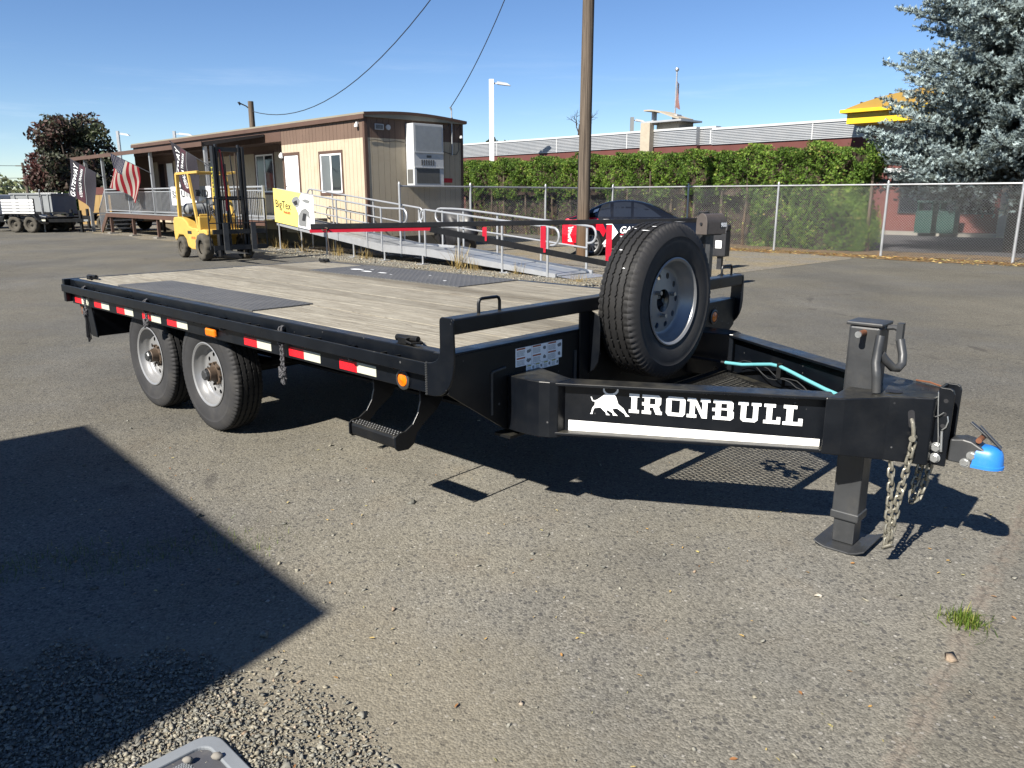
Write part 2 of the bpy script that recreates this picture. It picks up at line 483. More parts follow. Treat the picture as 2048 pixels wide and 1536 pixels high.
# loose stones, leaves, grass --------------------------------------------------
t_ = (1+5**.5)/2
ICO_V = np.array([(-1,t_,0),(1,t_,0),(-1,-t_,0),(1,-t_,0),(0,-1,t_),(0,1,t_),(0,-1,-t_),(0,1,-t_),(t_,0,-1),(t_,0,1),(-t_,0,-1),(-t_,0,1)])/1.9
ICO_F = np.array([(0,11,5),(0,5,1),(0,1,7),(0,7,10),(0,10,11),(1,5,9),(5,11,4),(11,10,2),(10,7,6),(7,1,8),(3,9,4),(3,4,2),(3,2,6),(3,6,8),(3,8,9),(4,9,5),(2,4,11),(6,2,10),(8,6,7),(9,8,1)])
OCT_V = np.array([(1,0,0),(-1,0,0),(0,1,0),(0,-1,0),(.25,.2,1),(-.2,-.25,-1),(.62,.62,.35),(-.62,-.55,.4)])*1.05
OCT_F = np.array([(0,6,4),(6,2,4),(2,1,4),(1,7,4),(7,3,4),(3,0,4),(6,0,5),(2,6,5),(1,2,5),(7,1,5),(3,7,5),(0,3,5)])
def tint_mat(name, stops, rough=.9, spec=.2, transl=0, noise=0):
    """colour picked per face by its 'tint' attribute"""
    k = NT(name)
    at = k.n('Attribute', attribute_name='tint')
    rp = k.n('ValToRGB'); k.link(at.outputs['Fac'], rp.inputs[0])
    el = rp.color_ramp.elements
    while len(el) < len(stops): el.new(.5)
    for x, (p_, c_) in zip(el, stops): x.position = p_; x.color = (*c_, 1)
    c = rp.outputs[0]
    if noise: c = k.scale(c, k.lin(k.noise(k.tc.outputs['Object'], noise, 3), .3, .7, .7, 1.3))
    k.set(c, rough, 0, spec)
    if transl:
        tr = k.n('BsdfTranslucent'); k.link(c, tr.inputs['Color'])
        mx = k.n('MixShader'); mx.inputs[0].default_value = transl
        k.link(k.b.outputs[0], mx.inputs[1]); k.link(tr.outputs[0], mx.inputs[2])
        k.link(mx.outputs[0], k.t.nodes['Material Output'].inputs['Surface'])
    return k.mat
m_stone = tint_mat('gravel_stone', [(0, hexc('#6b6b65',1.3)), (.5, hexc('#88867d',1.4)), (.90, hexc('#979180',1.4)), (.96, hexc('#94806c',1.3)), (1, hexc('#b8b3a6',1.4))], .9, .2, 0, 70)
def stones(name, pos, rad, label, seed=3, flat=.62):
    rng = np.random.default_rng(seed); n = len(pos)
    bv, bf = OCT_V, OCT_F
    Rm = rotmats(n, rng)
    sc = rad[:, None]*np.stack([rng.uniform(.7,1.4,n), rng.uniform(.6,1.1,n), rng.uniform(.40,.85,n)], 1)
    V, F = scatter(bv, bf, np.zeros((n,3)), Rm, sc)
    V = V.reshape(n, -1, 3); V += rng.normal(0, 1, V.shape)*rad[:, None, None]*.24
    V[:, :, 2] *= flat
    V += pos[:, None, :]
    V = V.reshape(-1, 3)
    me = np_mesh(name, V, F, m_stone, attr=np.repeat(rng.uniform(0, 1, n), len(bf)))
    return tag(place(name, me), label, kind='stuff')
rng = np.random.default_rng(5)
def gfield(x, y):
    return np.hypot((x+1.30)/1.0, (y-1.40)/.98) + .06*np.sin(x*7.3+1)*np.cos(y*6.1) + .05*np.sin(x*17+y*13)
NG = 150000
X = rng.uniform(-2.7, .1, NG); Y = rng.uniform(1.45, 2.75, NG)
gf = gfield(X, Y)
keep = rng.uniform(0, 1, NG) < np.clip((1.05-gf)/.38, .0, 1)**.8*.62
X, Y = X[keep], Y[keep]
rad = np.clip(rng.lognormal(np.log(.0046), .40, len(X)), .0022, .013)
pos = np.stack([X, Y, rad*.3+rng.uniform(0, .006, len(X))], 1)
stones('gravel', pos, rad, 'loose grey crushed gravel round the utility box cover', 8)
n = 1500
X = rng.uniform(-3.2, 3.2, n); Y = 1.5+3.8*rng.uniform(0, 1, n)**1.5
wgt = np.exp(-np.hypot(X+.9, Y-2.0)/1.1)*1.4+.16
kp = rng.uniform(0, 1, n) < wgt
X, Y = X[kp], Y[kp]
rad = np.clip(rng.lognormal(np.log(.0065), .5, len(X)), .003, .022)
stones('loose_stones', np.stack([X, Y, rad*.3], 1), rad, 'single loose stones strewn over the asphalt', 9)
# shoulder stones along the ramp
n = 9000
E_ = rng.uniform(-24, -8.6, n); V_ = 10.1+rng.exponential(.9, n)
rad = np.clip(rng.lognormal(np.log(.014), .4, n), .006, .04)
W_ = np.array([BW(a, b) for a, b in zip(E_, V_)])
stones('shoulder_gravel', np.stack([W_[:,0], W_[:,1], rad*.3], 1), rad, 'coarse pale gravel along the foot of the ramp', 10)

# leaves
m_leaf = tint_mat('fallen_leaf', [(0, hexc('#8a5a3a', 1.2)), (.4, hexc('#c49a58', 1.2)), (.75, hexc('#d0b878', 1.2)), (1, hexc('#a8a468', 1.2))], .7, .3)
LF_V = np.array([(-1,0,0),(-.45,.42,.10),(.25,.46,.16),(1,0,.05),(.25,-.46,.14),(-.45,-.42,.12)])
LF_F = np.array([(0,1,2),(0,2,3),(0,3,4),(0,4,5)])
def leaves(name, pos, size, label, seed):
    rg = np.random.default_rng(seed); n = len(pos)
    V, F = scatter(LF_V, LF_F, pos, rotmats(n, rg, .45), size[:, None]*np.stack([np.ones(n), rg.uniform(.4,.9,n), rg.uniform(.4,1.6,n)], 1))
    return tag(place(name, np_mesh(name, V, F, m_leaf, attr=np.repeat(rg.uniform(0,1,n), 4))), label, kind='stuff')
n = 260
X = rng.uniform(-2.2, 3.0, n); Y = 1.65+3.6*rng.uniform(0, 1, n)**1.4
leaves('fallen_leaves', np.stack([X, Y, np.full(n, .006)], 1), rng.uniform(.005, .013, n), 'small yellow and brown leaves dropped on the asphalt', 21)
n = 3000
E_ = rng.uniform(-16, 5, n); V_ = 20.8+rng.normal(0, .42, n)
W_ = np.array([BW(a, b) for a, b in zip(E_, V_)])
leaves('leaf_litter', np.stack([W_[:,0], W_[:,1], np.full(n, .02)], 1), rng.uniform(.02, .06, n), 'brown leaf litter drifted along the chain link fence', 22)

m_grass = tint_mat('grass', [(0, hexc('#4f6a22',.9)), (.6, hexc('#7c9a38',.9)), (1, hexc('#b3ac62',.9))], .6, .3, .25)
m_straw = tint_mat('straw', [(0, hexc('#8a7444')), (.6, hexc('#bca064')), (1, hexc('#d6c48c'))], .8, .2, .2)
BL_V = np.array([(-.5,0,0),(.5,0,0),(-.35,.18,.55),(.35,.18,.55),(0,.5,1.0)])
BL_F = np.array([(0,1,3),(0,3,2),(2,3,4)])
def grass(name, pos, hgt, label, mat, seed, wdt=.06, lean=.5, kind='stuff'):
    rg = np.random.default_rng(seed); n = len(pos)
    s3 = np.stack([hgt*wdt, hgt*rg.uniform(.2, 1.4, n), hgt], 1)
    V, F = scatter(BL_V, BL_F, pos, rotmats(n, rg, lean), s3)
    return tag(place(name, np_mesh(name, V, F, mat, attr=np.repeat(rg.uniform(0,1,n), 3))), label, kind=kind)
n = 420
r_ = np.abs(rng.normal(0, .042, n)); a_ = rng.uniform(0, 6.28, n)
grass('grass_tuft', np.stack([1.69+r_*np.cos(a_)*1.1, 2.58+r_*np.sin(a_), np.zeros(n)], 1), rng.uniform(.018, .055, n), 'bright green grass tuft growing in the paving seam', m_grass, 31, .09, .9)
n = 2600
u_ = rng.uniform(0, 1, n)
X = -2.6+u_*1.55+rng.normal(0, .07, n); Y = 2.88+u_*.42+rng.normal(0, .10, n)+.05*np.sin(u_*19)
kp = rng.uniform(0, 1, n) < (1.0-u_*.75)
X, Y = X[kp], Y[kp]
grass('verge_grass', np.stack([X, Y, np.zeros(len(X))], 1), rng.uniform(.010, .034, len(X)), 'thin line of grass in the shade of the box trailer', m_grass, 32, .08, .9)
# dry weeds along the shoulder
wp = []; wh = []
for e, v_, s_ in [(-22.6,11.4,.5),(-21.9,11.2,.45),(-20.2,11.0,.55),(-18.4,11.0,.4),(-16.9,10.9,.35),(-13.1,10.8,.62),(-12.6,10.85,.3),(-11.3,10.9,.3),(-9.6,10.8,.22),(-23.8,11.6,.4)]:
    for i in range(60):
        b = BW(e+random.gauss(0, .10), v_+random.gauss(0, .08)); wp.append(b); wh.append(s_*random.uniform(.3, 1))
grass('dry_weeds', np.array(wp), np.array(wh), 'dry straw coloured weeds under the metal ramp', m_straw, 33, .03, .7)
# ================================================================== helpers for lettering and wheels
def text_geo(body, bold=.0, shear=0.0, space=1.0):
    """outline of a line of lettering scaled to a unit box: verts (u,v in 0..1), faces"""
    cu = bpy.data.curves.new('txt', 'FONT'); cu.body = body; cu.size = 1; cu.offset = bold; cu.shear = shear
    cu.space_character = space; cu.resolution_u = 3
    o = bpy.data.objects.new('txt', cu); COL.objects.link(o)
    dg = bpy.context.evaluated_depsgraph_get(); dg.update()
    me = bpy.data.meshes.new_from_object(o.evaluated_get(dg))
    vs = [(v.co.x, v.co.y) for v in me.vertices]; fs = [tuple(p.vertices) for p in me.polygons]
    bpy.data.objects.remove(o); bpy.data.curves.remove(cu); bpy.data.meshes.remove(me)
    x0 = min(v[0] for v in vs); x1 = max(v[0] for v in vs); y0 = min(v[1] for v in vs); y1 = max(v[1] for v in vs)
    return [((x-x0)/(x1-x0), (y-y0)/(y1-y0)) for x, y in vs], fs
def lettering(name, body, mat, parent, fn, bold=.0, shear=0.0, space=1.0, label=None):
    vs, fs = text_geo(body, bold, shear, space)
    b = MB(); b.add([fn(u, v) for u, v in vs], fs)
    me = bpy.data.meshes.new(name); me.from_pydata(b.v, [], b.f); me.materials.append(mat); me.update()
    return place(name, me, parent, label=label)
def holed_disc(rin, rout, holes, fn, n=40):
    """flat ring with round holes; fn(a,b)->3D. returns verts, faces"""
    bm = bmesh.new(); edges = []
    def loop(cx, cy, r, m):
        vv = [bm.verts.new((cx+r*math.cos(2*math.pi*i/m), cy+r*math.sin(2*math.pi*i/m), 0)) for i in range(m)]
        for i in range(m): edges.append(bm.edges.new((vv[i], vv[(i+1) % m])))
    loop(0, 0, rout, n); loop(0, 0, rin, 24)
    for cx, cy, r in holes: loop(cx, cy, r, 12)
    bmesh.ops.triangle_fill(bm, use_beauty=True, use_dissolve=False, edges=edges)
    bm.verts.index_update()
    vs = [fn(v.co.x, v.co.y) for v in bm.verts]; fs = [tuple(v.index for v in f.verts) for f in bm.faces]
    bm.free(); return vs, fs
def tyre_mesh(Ro=.39, wd=.212, rb=.206, n=230):
    k_ = wd/.235; sc = Ro/.39
    vs = []; m = None
    for i in range(n):
        t = 2*math.pi*i/n
        zg = .0011 if i % 2 else -.0011
        cut = .012 if i % 3 == 0 else 0
        wide = .0065 if i % 5 == 0 else 0
        half = [(rb, -.092), (rb+.012, -.102), (.262, -.117), (.300, -.1195), (.318, -.1185), (.321, -.1205), (.330, -.119), (.352, -.113), (.368-cut*.6, -.107), (.381-cut, -.098), (.386-cut*.6, -.088)]
        pr = list(half)
        for g_ in (-.060, -.021, .021, .060):
            hw = .0042+(wide if abs(g_) < .05 else wide*.6)
            top = .390-.9*g_*g_-(.0016 if i % 2 else 0)
            pr += [(top, g_-hw-.002+zg), (top-.009, g_-hw+zg), (top-.009, g_+hw+zg), (top, g_+hw+.002+zg)]
        pr += [(r, -x) for r, x in half[::-1]]
        m = len(pr)
        for r, x in pr:
            r2 = r if r <= rb+.001 else rb+(r-rb)*(Ro-rb)/(.39-rb)
            vs.append((r2*math.cos(t), r2*math.sin(t), x*k_))
    fs = []
    for i in range(n):
        j = (i+1) % n
        for q in range(m-1): fs.append((i*m+q, j*m+q, j*m+q+1, i*m+q+1))
    b = MB(); b.add(vs, fs)
    # side walls get the dusty rubber, tread the dark one
    for fi in range(len(b.f)):
        q = fi % (m-1)
        b.m[fi] = 0 if (10 <= q <= m-12) else 1
    return b
def rim_mesh(rb=.208, holes=10, bore=.058):
    b = MB()
    idf = lambda a, c, x: (a, c, x)
    b.lathe([(rb-.012, -.10), (rb+.008, -.104), (rb+.012, -.098), (rb, -.088), (rb-.004, -.06), (.176, -.045), (.176, .030), (.188, .044), (rb-.006, .066), (rb-.003, .084), (rb+.009, .092), (rb+.012, .098), (rb+.006, .101), (rb-.006, .094), (rb-.012, .072), (.184, .056), (.176, .044), (.172, .034), (.166, .028), (.158, .026)], idf, 64)
    hl = [(.128*math.cos(2*math.pi*i/holes), .128*math.sin(2*math.pi*i/holes), .0155) for i in range(holes)]
    vs, fs = holed_disc(bore, .159, hl, lambda a, c: (a, c, .026+.012*(1-min(1, math.hypot(a, c)/.159))))
    b.add(vs, fs)
    return b
_t = tyre_mesh(); TYRE = _t.mesh('tyre', [m_rubber, m_tyrewall], True)
TYRE.set_sharp_from_angle(angle=R(38))
RIM = rim_mesh().mesh('wheel', m_silver, True); RIM.set_sharp_from_angle(angle=R(40))
h = MB(); idf = lambda a, c, x: (a, c, x)
h.lathe([(.072, .000), (.072, .012), (.048, .016), (.046, .062), (.042, .066)], lambda a, c, x: (a, c, x+.034), 24)
for i in range(8):
    t = 2*math.pi*i/8; h.cyl((.074*math.cos(t), .074*math.sin(t), .03), (.074*math.cos(t), .074*math.sin(t), .058), .0085, n=6)
HUB = h.mesh('hub', m_hub, True); HUB.set_sharp_from_angle(angle=R(40))
h = MB(); h.lathe([(.039, .098), (.037, .118), (.031, .125), (0.001, .126)], idf, 8)
CAP = h.mesh('hub_cap', m_steelgrey, False)
h = MB(); h.cyl((0,0,-.11), (0,0,-.012), .15, n=24); h.cyl((0,0,-.012), (0,0,.03), .056, n=20)
DRUM = h.mesh('brake_drum', m_under)
def wheel(parent, loc, rot, hub=True, name='wheel'):
    w_ = place(name, RIM, parent, loc=loc, rot=rot)
    place('tyre', TYRE, w_)
    if hub:
        place('hub', HUB, w_); place('hub_cap', CAP, w_); place('brake_drum', DRUM, w_)
    return w_

# ================================================================== the flatbed trailer
TR = thing('flatbed_trailer', 'black deck over flatbed trailer with weathered wood deck and IRONBULL tongue', 'trailer', (TORG[0], TORG[1], 0), TYAW)
W_, L_ = 2.59, 4.69
# weathered planks: colour from the trailer's own coordinates so that wear runs across boards
k = NT('weathered_plank'); k.tc.object = TR; P = k.tc.outputs['Object']
oi = k.n('ObjectInfo')
cb = k.n('CombineXYZ'); k.link(k.math('MULTIPLY', oi.outputs['Random'], 40), cb.inputs[0]); va = k.n('VectorMath', operation='ADD'); k.link(P, va.inputs[0]); k.link(cb.outputs[0], va.inputs[1]); Q = va.outputs[0]
st = k.mapping(Q, (1.2, 26, 8)); gr = k.noise(st, 3.0, 8, .62, .6); gr2 = k.noise(k.mapping(Q, (3.5, 90, 20)), 4.0, 5, .6)
c = k.mix(k.ramp(gr, .36, .66), hexc('#a39b8b', .84), hexc('#cac4b4', .90))
c = k.scale(c, k.lin(oi.outputs['Random'], 0, 1, .84, 1.10))
c = k.mix(k.ramp(gr2, .52, .70, 0, .50), c, hexc('#73685a', .85))
blot = k.noise(P, 2.4, 6, .7)
c = k.mix(k.ramp(blot, .54, .74, 0, .40), c, hexc('#8a7d68', .72))
marks = k.noise(k.mapping(Q, (3.0, 15, 3)), 2.2, 4, .5, .8)
c = k.mix(k.ramp(marks, .63, .73, 0, .60), c, hexc('#5a5046', .6))
sx = k.n('SeparateXYZ'); k.link(P, sx.inputs[0])
# tyre track worn dark along the far half, fading towards the back, with ragged edge
ctr = k.math('ADD', 1.62, k.math('MULTIPLY', sx.outputs[0], -.05))
dd = k.math('ABSOLUTE', k.math('SUBTRACT', sx.outputs[1], ctr))
dd = k.math('ADD', dd, k.math('MULTIPLY', k.math('SUBTRACT', k.noise(k.mapping(P, (1.0, 5, 1)), 2.4, 6, .7), .5), .30))
c = k.mix(k.math('MULTIPLY', k.ramp(dd, .17, .03), .55), c, hexc('#6d6353', .62))
d2 = k.math('ABSOLUTE', k.math('SUBTRACT', sx.outputs[1], .95))
d2 = k.math('ADD', d2, k.math('MULTIPLY', k.math('SUBTRACT', k.noise(k.mapping(P, (.9, 4, 1), (5, 2, 0)), 2.2, 6, .7), .5), .8))
nearfront = k.ramp(sx.outputs[0], -1.5, .0)
c = k.mix(k.math('MULTIPLY', k.math('MULTIPLY', k.ramp(d2, .4, .02), nearfront), .42), c, hexc('#665c4e', .65))
k.bump(k.math('ADD', gr, k.math('MULTIPLY', gr2, .6)), .35, .004)
m_plank = k.set(c, .86, 0, .2)
NB = 12; s0, s1 = .128, 2.462; bw = (s1-s0)/NB
b = MB(); b.box(-4.640, -.092, .0034, bw-.0034, 0, .04)
PL = b.mesh('plank', m_plank)
for i in range(NB):
    o = place('plank', PL, TR, bevel=.002, loc=(0, s0+i*bw, .8445+random.uniform(-.0008, .0008)))

# tread plates let into the deck over the wheels
k = NT('tread_plate'); k.tc.object = TR; P = k.tc.outputs['Object']
sx = k.n('SeparateXYZ'); k.link(P, sx.inputs[0])
def bars(ang, sc):
    ca, sa = math.cos(R(ang)), math.sin(R(ang))
    u = k.math('ADD', k.math('MULTIPLY', sx.outputs[0], ca), k.math('MULTIPLY', sx.outputs[1], sa))
    v_ = k.math('ADD', k.math('MULTIPLY', sx.outputs[0], -sa), k.math('MULTIPLY', sx.outputs[1], ca))
    fu = k.math('ABSOLUTE', k.math('SUBTRACT', k.math('FRACT', k.math('MULTIPLY', u, sc)), .5))
    fv = k.math('ABSOLUTE', k.math('SUBTRACT', k.math('FRACT', k.math('MULTIPLY', v_, sc)), .5))
    return k.math('MULTIPLY', k.ramp(fu, .40, .34), k.ramp(fv, .17, .10))
hb = k.math('MAXIMUM', bars(45, 26), bars(-45, 26))
nz = k.noise(P, 2.5, 6, .65)
c = k.mix(k.ramp(nz, .42, .7, 0, .8), (.074,.074,.074), (.105,.103,.099))
c = k.mix(k.math('MULTIPLY', hb, .35), c, (.14,.14,.14))
k.bump(hb, 1.0, .006)
m_tread = k.set(c, .62, .15, .35)
MB().box(-3.83, -1.83, .128, .545, .884, .8925).build('tread_plate', m_tread, TR, label='near side diamond tread plate')
MB().box(-3.83, -1.83, 1.80, 2.462, .884, .8925).build('tread_plate', m_tread, TR, label='far side diamond tread plate with paint drips')
dr = MB()
for (t0, ss, w2, l2) in [(-3.52,2.12,.05,.10),(-3.30,2.06,.03,.09),(-3.08,2.07,.03,.07),(-2.9,2.02,.012,.02),(-2.2,2.0,.02,.02),(-3.4,2.2,.012,.03),(-2.6,2.2,.015,.02)]:
    pts = [(t0+l2*math.cos(a)*random.uniform(.6,1), ss+w2*math.sin(a)*random.uniform(.6,1), .8945) for a in [i*math.pi/5 for i in range(10)]]
    dr.add(pts, [tuple(range(10))])
dr.build('paint_drip', m_decal, TR)

# side rails (near: side 0, far: side 1)
def mir(y, side): return y if side == 0 else W_-y
def fbox(b, x0, x1, y0, y1, z0, z1, side):
    a, c_ = sorted((mir(y0, side), mir(y1, side))); b.box(x0, x1, a, c_, z0, z1)
for side in (0, 1):
    b = MB(); fbox(b, -4.640, -.10, .058, .125, .685, .884, side); fbox(b, -4.640, -.10, .125, .165, .69, .70, side)
    b.build('side_channel', m_black, TR, bevel=.006)
    b = MB(); fbox(b, -4.69, -.118, .0, .011, .783, .842, side)
    b.build('rub_rail', m_black, TR, bevel=.003)
    for tp in (-4.52, -4.06, -3.42, -2.87, -2.31, -1.68, -1.07, -.43):
        b = MB()
        fbox(b, tp-.055, tp-.046, .010, .059, .775, .838, side); fbox(b, tp+.046, tp+.055, .010, .059, .775, .838, side)
        b.build('stake_pocket', m_black, TR, bevel=.002)
    for tp in (-4.28, -3.12, -2.02, -1.37, -.72):
        b = MB(); y = mir(.0345, side); b.cyl((tp, y, .765), (tp, y, .838), .023, n=12, cap=False); b.cyl((tp, y, .765), (tp, y, .838), .018, n=12, cap=False)
        b.build('pipe_spool', m_black, TR, smooth=True)
TS = [-4.575, -4.155, -3.71, -3.25, -2.85, -1.82, -1.335, -.865]
b = MB(); b.box(0, .147, 0, .0015, 0, .051); RT = b.mesh('red_reflector', m_redtape)
b = MB(); b.box(.1475, .30, 0, .0015, 0, .051); WT = b.mesh('white_reflector', m_whitetape)
for tp in TS:
    for nm, me in (('red_reflector', RT), ('white_reflector', WT)):
        place(nm, me, TR, loc=(tp, .0562, .699+random.uniform(-.002, .002)))
# amber side marker
b = MB(); b.box(-2.270, -2.140, .034, .0576, .700, .752); b.build('side_marker', m_amber, TR, bevel=.012, label='amber rectangular side marker lamp')
def round_lamp(c_, ax, nm='marker_lamp'):
    def fn(a, c2, x): return (c_[0]+a, c_[1]-x, c_[2]+c2) if ax == 's' else (c_[0]+x, c_[1]+a, c_[2]+c2)
    b = MB(); b.lathe([(.047, 0), (.047, .008), (.036, .012), (.034, .006)], fn, 28); o = b.build(nm, m_steelgrey, TR, smooth=True)
    b = MB(); b.lathe([(.034, .005), (.030, .011), (.008, .015), (.006, .017), (.0005, .018)], fn, 28); b.build('lens', m_amber, o, smooth=True)
round_lamp((-.36, .058, .722), 's'); round_lamp((.0, 2.30, .80), 't')

# rear cross member and bumper
b = MB(); b.box(-4.692, -4.642, .012, W_-.012, .70, .886); b.build('rear_crossmember', m_black, TR, bevel=.005)
b = MB(); b.prism([(-4.64,.70),(-4.36,.70),(-4.36,.64),(-4.30,.43),(-4.40,.43),(-4.47,.45)], lambda u, v, d: (u, d, v), .10, .112)
b.box(-4.37, -4.355, .112, 2.48, .43, .70); b.build('rear_bumper', m_black, TR, bevel=.003)
b = MB(); b.box(-4.575, -4.54, .094, .0995, .60, .66); b.build('tail_lamp', m_rust, TR)
# corner ratchets left on the deck
for nm, (a, s_) in {'r1': (-4.47, .17), 'r2': (-.38, .10), 'r3': (-4.50, 2.42)}.items():
    b = MB(); b.cyl((a-.07, s_, .905), (a+.07, s_+.01, .908), .016, n=10); b.box(a-.03, a+.03, s_-.03, s_+.03, .885, .915); b.tube([(a+.03, s_-.03, .90), (a+.09, s_-.05, .90), (a+.11, s_, .90), (a+.05, s_+.03, .90)], .006, 6)
    b.build('tie_down_winch', m_blackd, TR, bevel=.004)

# front: corner plates, bulkhead rail, face
CP = [(-.036,1.035),(-.033,1.048),(-.022,1.055),(.032,1.055),(.044,1.048),(.047,1.035),(.050,.93),(.050,.88),(.046,.835),(.036,.795),(.018,.760),(-.008,.730),(-.042,.711),(-.080,.703),(-.124,.701),(-.124,.846),(-.095,.850),(-.068,.860),(-.048,.877),(-.038,.900),(-.036,.93)]
for side in (0, 1):
    y0, y1 = (-.006, .006) if side == 0 else (W_-.006, W_+.006)
    b = MB(); b.prism(CP, lambda u, v, d: (u, d, v), y0, y1); b.build('corner_plate', m_black, TR, bevel=.003)
    b = MB(); y = .0 if side == 0 else W_
    for i in range(14):
        z = .705+i*.0105; b.cyl((-.128, y-.004, z), (-.124, y-.006, z+.006), .007, .005, n=6)
    b.build('weld_bead', m_steelgrey, TR)
    b = MB(); fbox(b, -.128, -.100, .004, .070, .70, .842, side); b.build('rail_end', m_black, TR)
b = MB(); b.box(-.033, .044, .0065, W_-.0065, .984, 1.052); b.build('bulkhead_rail', m_black, TR, bevel=.007)
for sa, sb in ((.198, .33), (2.385, 2.515)):
    b = MB(); t0 = -.005
    pts = [(t0, sa, 1.05), (t0, sa, 1.095), (t0, sa+.006, 1.108), (t0, sa+.018, 1.113), (t0, sb-.018, 1.113), (t0, sb-.006, 1.108), (t0, sb, 1.095), (t0, sb, 1.05)]
    b.tube(pts, .0075, 8); b.build('grab_handle', m_black, TR, smooth=True)
b = MB(); b.prism([(.0066,.884),(W_-.0066,.884),(W_-.0066,.72),(W_-.36,.49),(W_-.40,.47),(.40,.47),(.36,.49),(.0066,.72)], lambda u, v, d: (d, u, v), -.014, 0)
b.build('front_face', m_blackd, TR, bevel=.002)
b = MB(); b.box(-.094, .002, .0066, W_-.0066, .8845, .895); b.build('front_cap', m_black, TR, bevel=.004)
b = MB(); b.prism([(.34,.468),(2.25,.468),(2.25,.455),(.34,.455)], lambda u, v, d: (d, u, v), -.05, .05); b.build('front_lower_flange', m_blackd, TR)
for sc_, m_ in ((.90, 1), (1.605, 1)):
    b = MB(); b.box(.001, .012, sc_, sc_+.085, .60, .983)
    b.prism([(.012,.983),(.07,.96),(.078,.90),(.078,.78),(.07,.72),(.045,.68),(.012,.655)], lambda u, v, d: (u, d, v), sc_+.078, sc_+.087)
    b.build('bulkhead_gusset', m_black, TR, bevel=.002)
b = MB(); b.box(.001, .006, .865, .885, .56, .79); b.build('weld_strip', m_steelgrey, TR)
b = MB(); b.bar((.002, .27, .775), (.002, .36, .785), .012, .012); b.bar((.002, .27, .775), (.002, .27, .575), .012, .012); b.build('weld_bead', m_steelgrey, TR, bevel=.004)

# warning stickers on the face
def sticker(s0_, s1_, z0_, z1_, cols, rows, hdr, lbl):
    b = MB(); b.box(.0004, .0022, s0_, s1_, z0_, z1_); o = b.build('warning_sticker', m_decal, TR, label=lbl)
    cw = (s1_-s0_)/cols; rh = (z1_-z0_)/rows; bo = MB(); bg_ = MB()
    for i in range(cols):
        for j in range(rows):
            x = s0_+i*cw; z = z0_+j*rh
            bo.add([(.0026, x+.006, z+rh*.78), (.0026, x+cw*.58, z+rh*.78), (.0026, x+cw*.58, z+rh*.95), (.0026, x+.006, z+rh*.95)], [(0,1,2,3)])
            for q in range(5):
                zz = z+rh*(.12+.12*q); bg_.add([(.0026, x+.006, zz), (.0026, x+cw*random.uniform(.45,.58), zz), (.0026, x+cw*.56, zz+rh*.045), (.0026, x+.006, zz+rh*.045)], [(0,1,2,3)])
            cx, cz = x+cw*.8, z+rh*.5
            pts = [(.0026, cx+random.uniform(.4,1)*cw*.16*math.cos(a), cz+random.uniform(.4,1)*rh*.35*math.sin(a)) for a in [p*.785 for p in range(8)]]
            bg_.add(pts, [tuple(range(8))])
            bg_.add([(.0026, x+cw-.002, z), (.0026, x+cw-.0005, z), (.0026, x+cw-.0005, z+rh), (.0026, x+cw-.002, z+rh)], [(0,1,2,3)])
    bo.build('printed_header', hdr, o, kind='stuff'); bg_.build('printed_text', m_grey, o, kind='stuff')
sticker(.43, .77, .772, .860, 3, 2, m_orange, 'white warning sticker with orange headings')
sticker(.505, .745, .738, .7705, 4, 1, m_yellowprint, 'small white sticker with yellow and red heading')

# tongue --------------------------------------------------------------
ZT, ZB = .742, .500
TG = [(.0005,.372),(.06,.366),(.13,.368),(.19,.378),(.235,.398),(.262,.425),(.262,.52),(.0005,.60)]
dv = Vector((1, .58)).normalized(); nv = Vector((-dv.y, dv.x))
def beam_pt(l, o, z, side):
    p = Vector((.26, .42)) + dv*l + nv*o
    return (p.x, mir(p.y, side), z)
for side in (0, 1):
    b = MB(); n = len(TG)
    b.prism(TG, lambda u, v, d: (u, mir(v, side), d), ZB-.012, ZT+.004); b.build('tongue_gusset', m_black, TR, bevel=.004)
    b = MB()
    for o0, o1, z0, z1 in ((0, .105, ZT-.014, ZT), (0, .105, ZB, ZB+.014), (.048, .057, ZB+.013, ZT-.013)):
        vs = [beam_pt(l, o, z, side) for z in (z0, z1) for l, o in ((-.02, o0), (1.16, o0), (1.16, o1), (-.02, o1))]
        b.add(vs, [(0,1,2,3),(4,5,6,7),(0,1,5,4),(1,2,6,5),(2,3,7,6),(3,0,4,7)])
    b.build('tongue_beam', m_black, TR, bevel=.003)
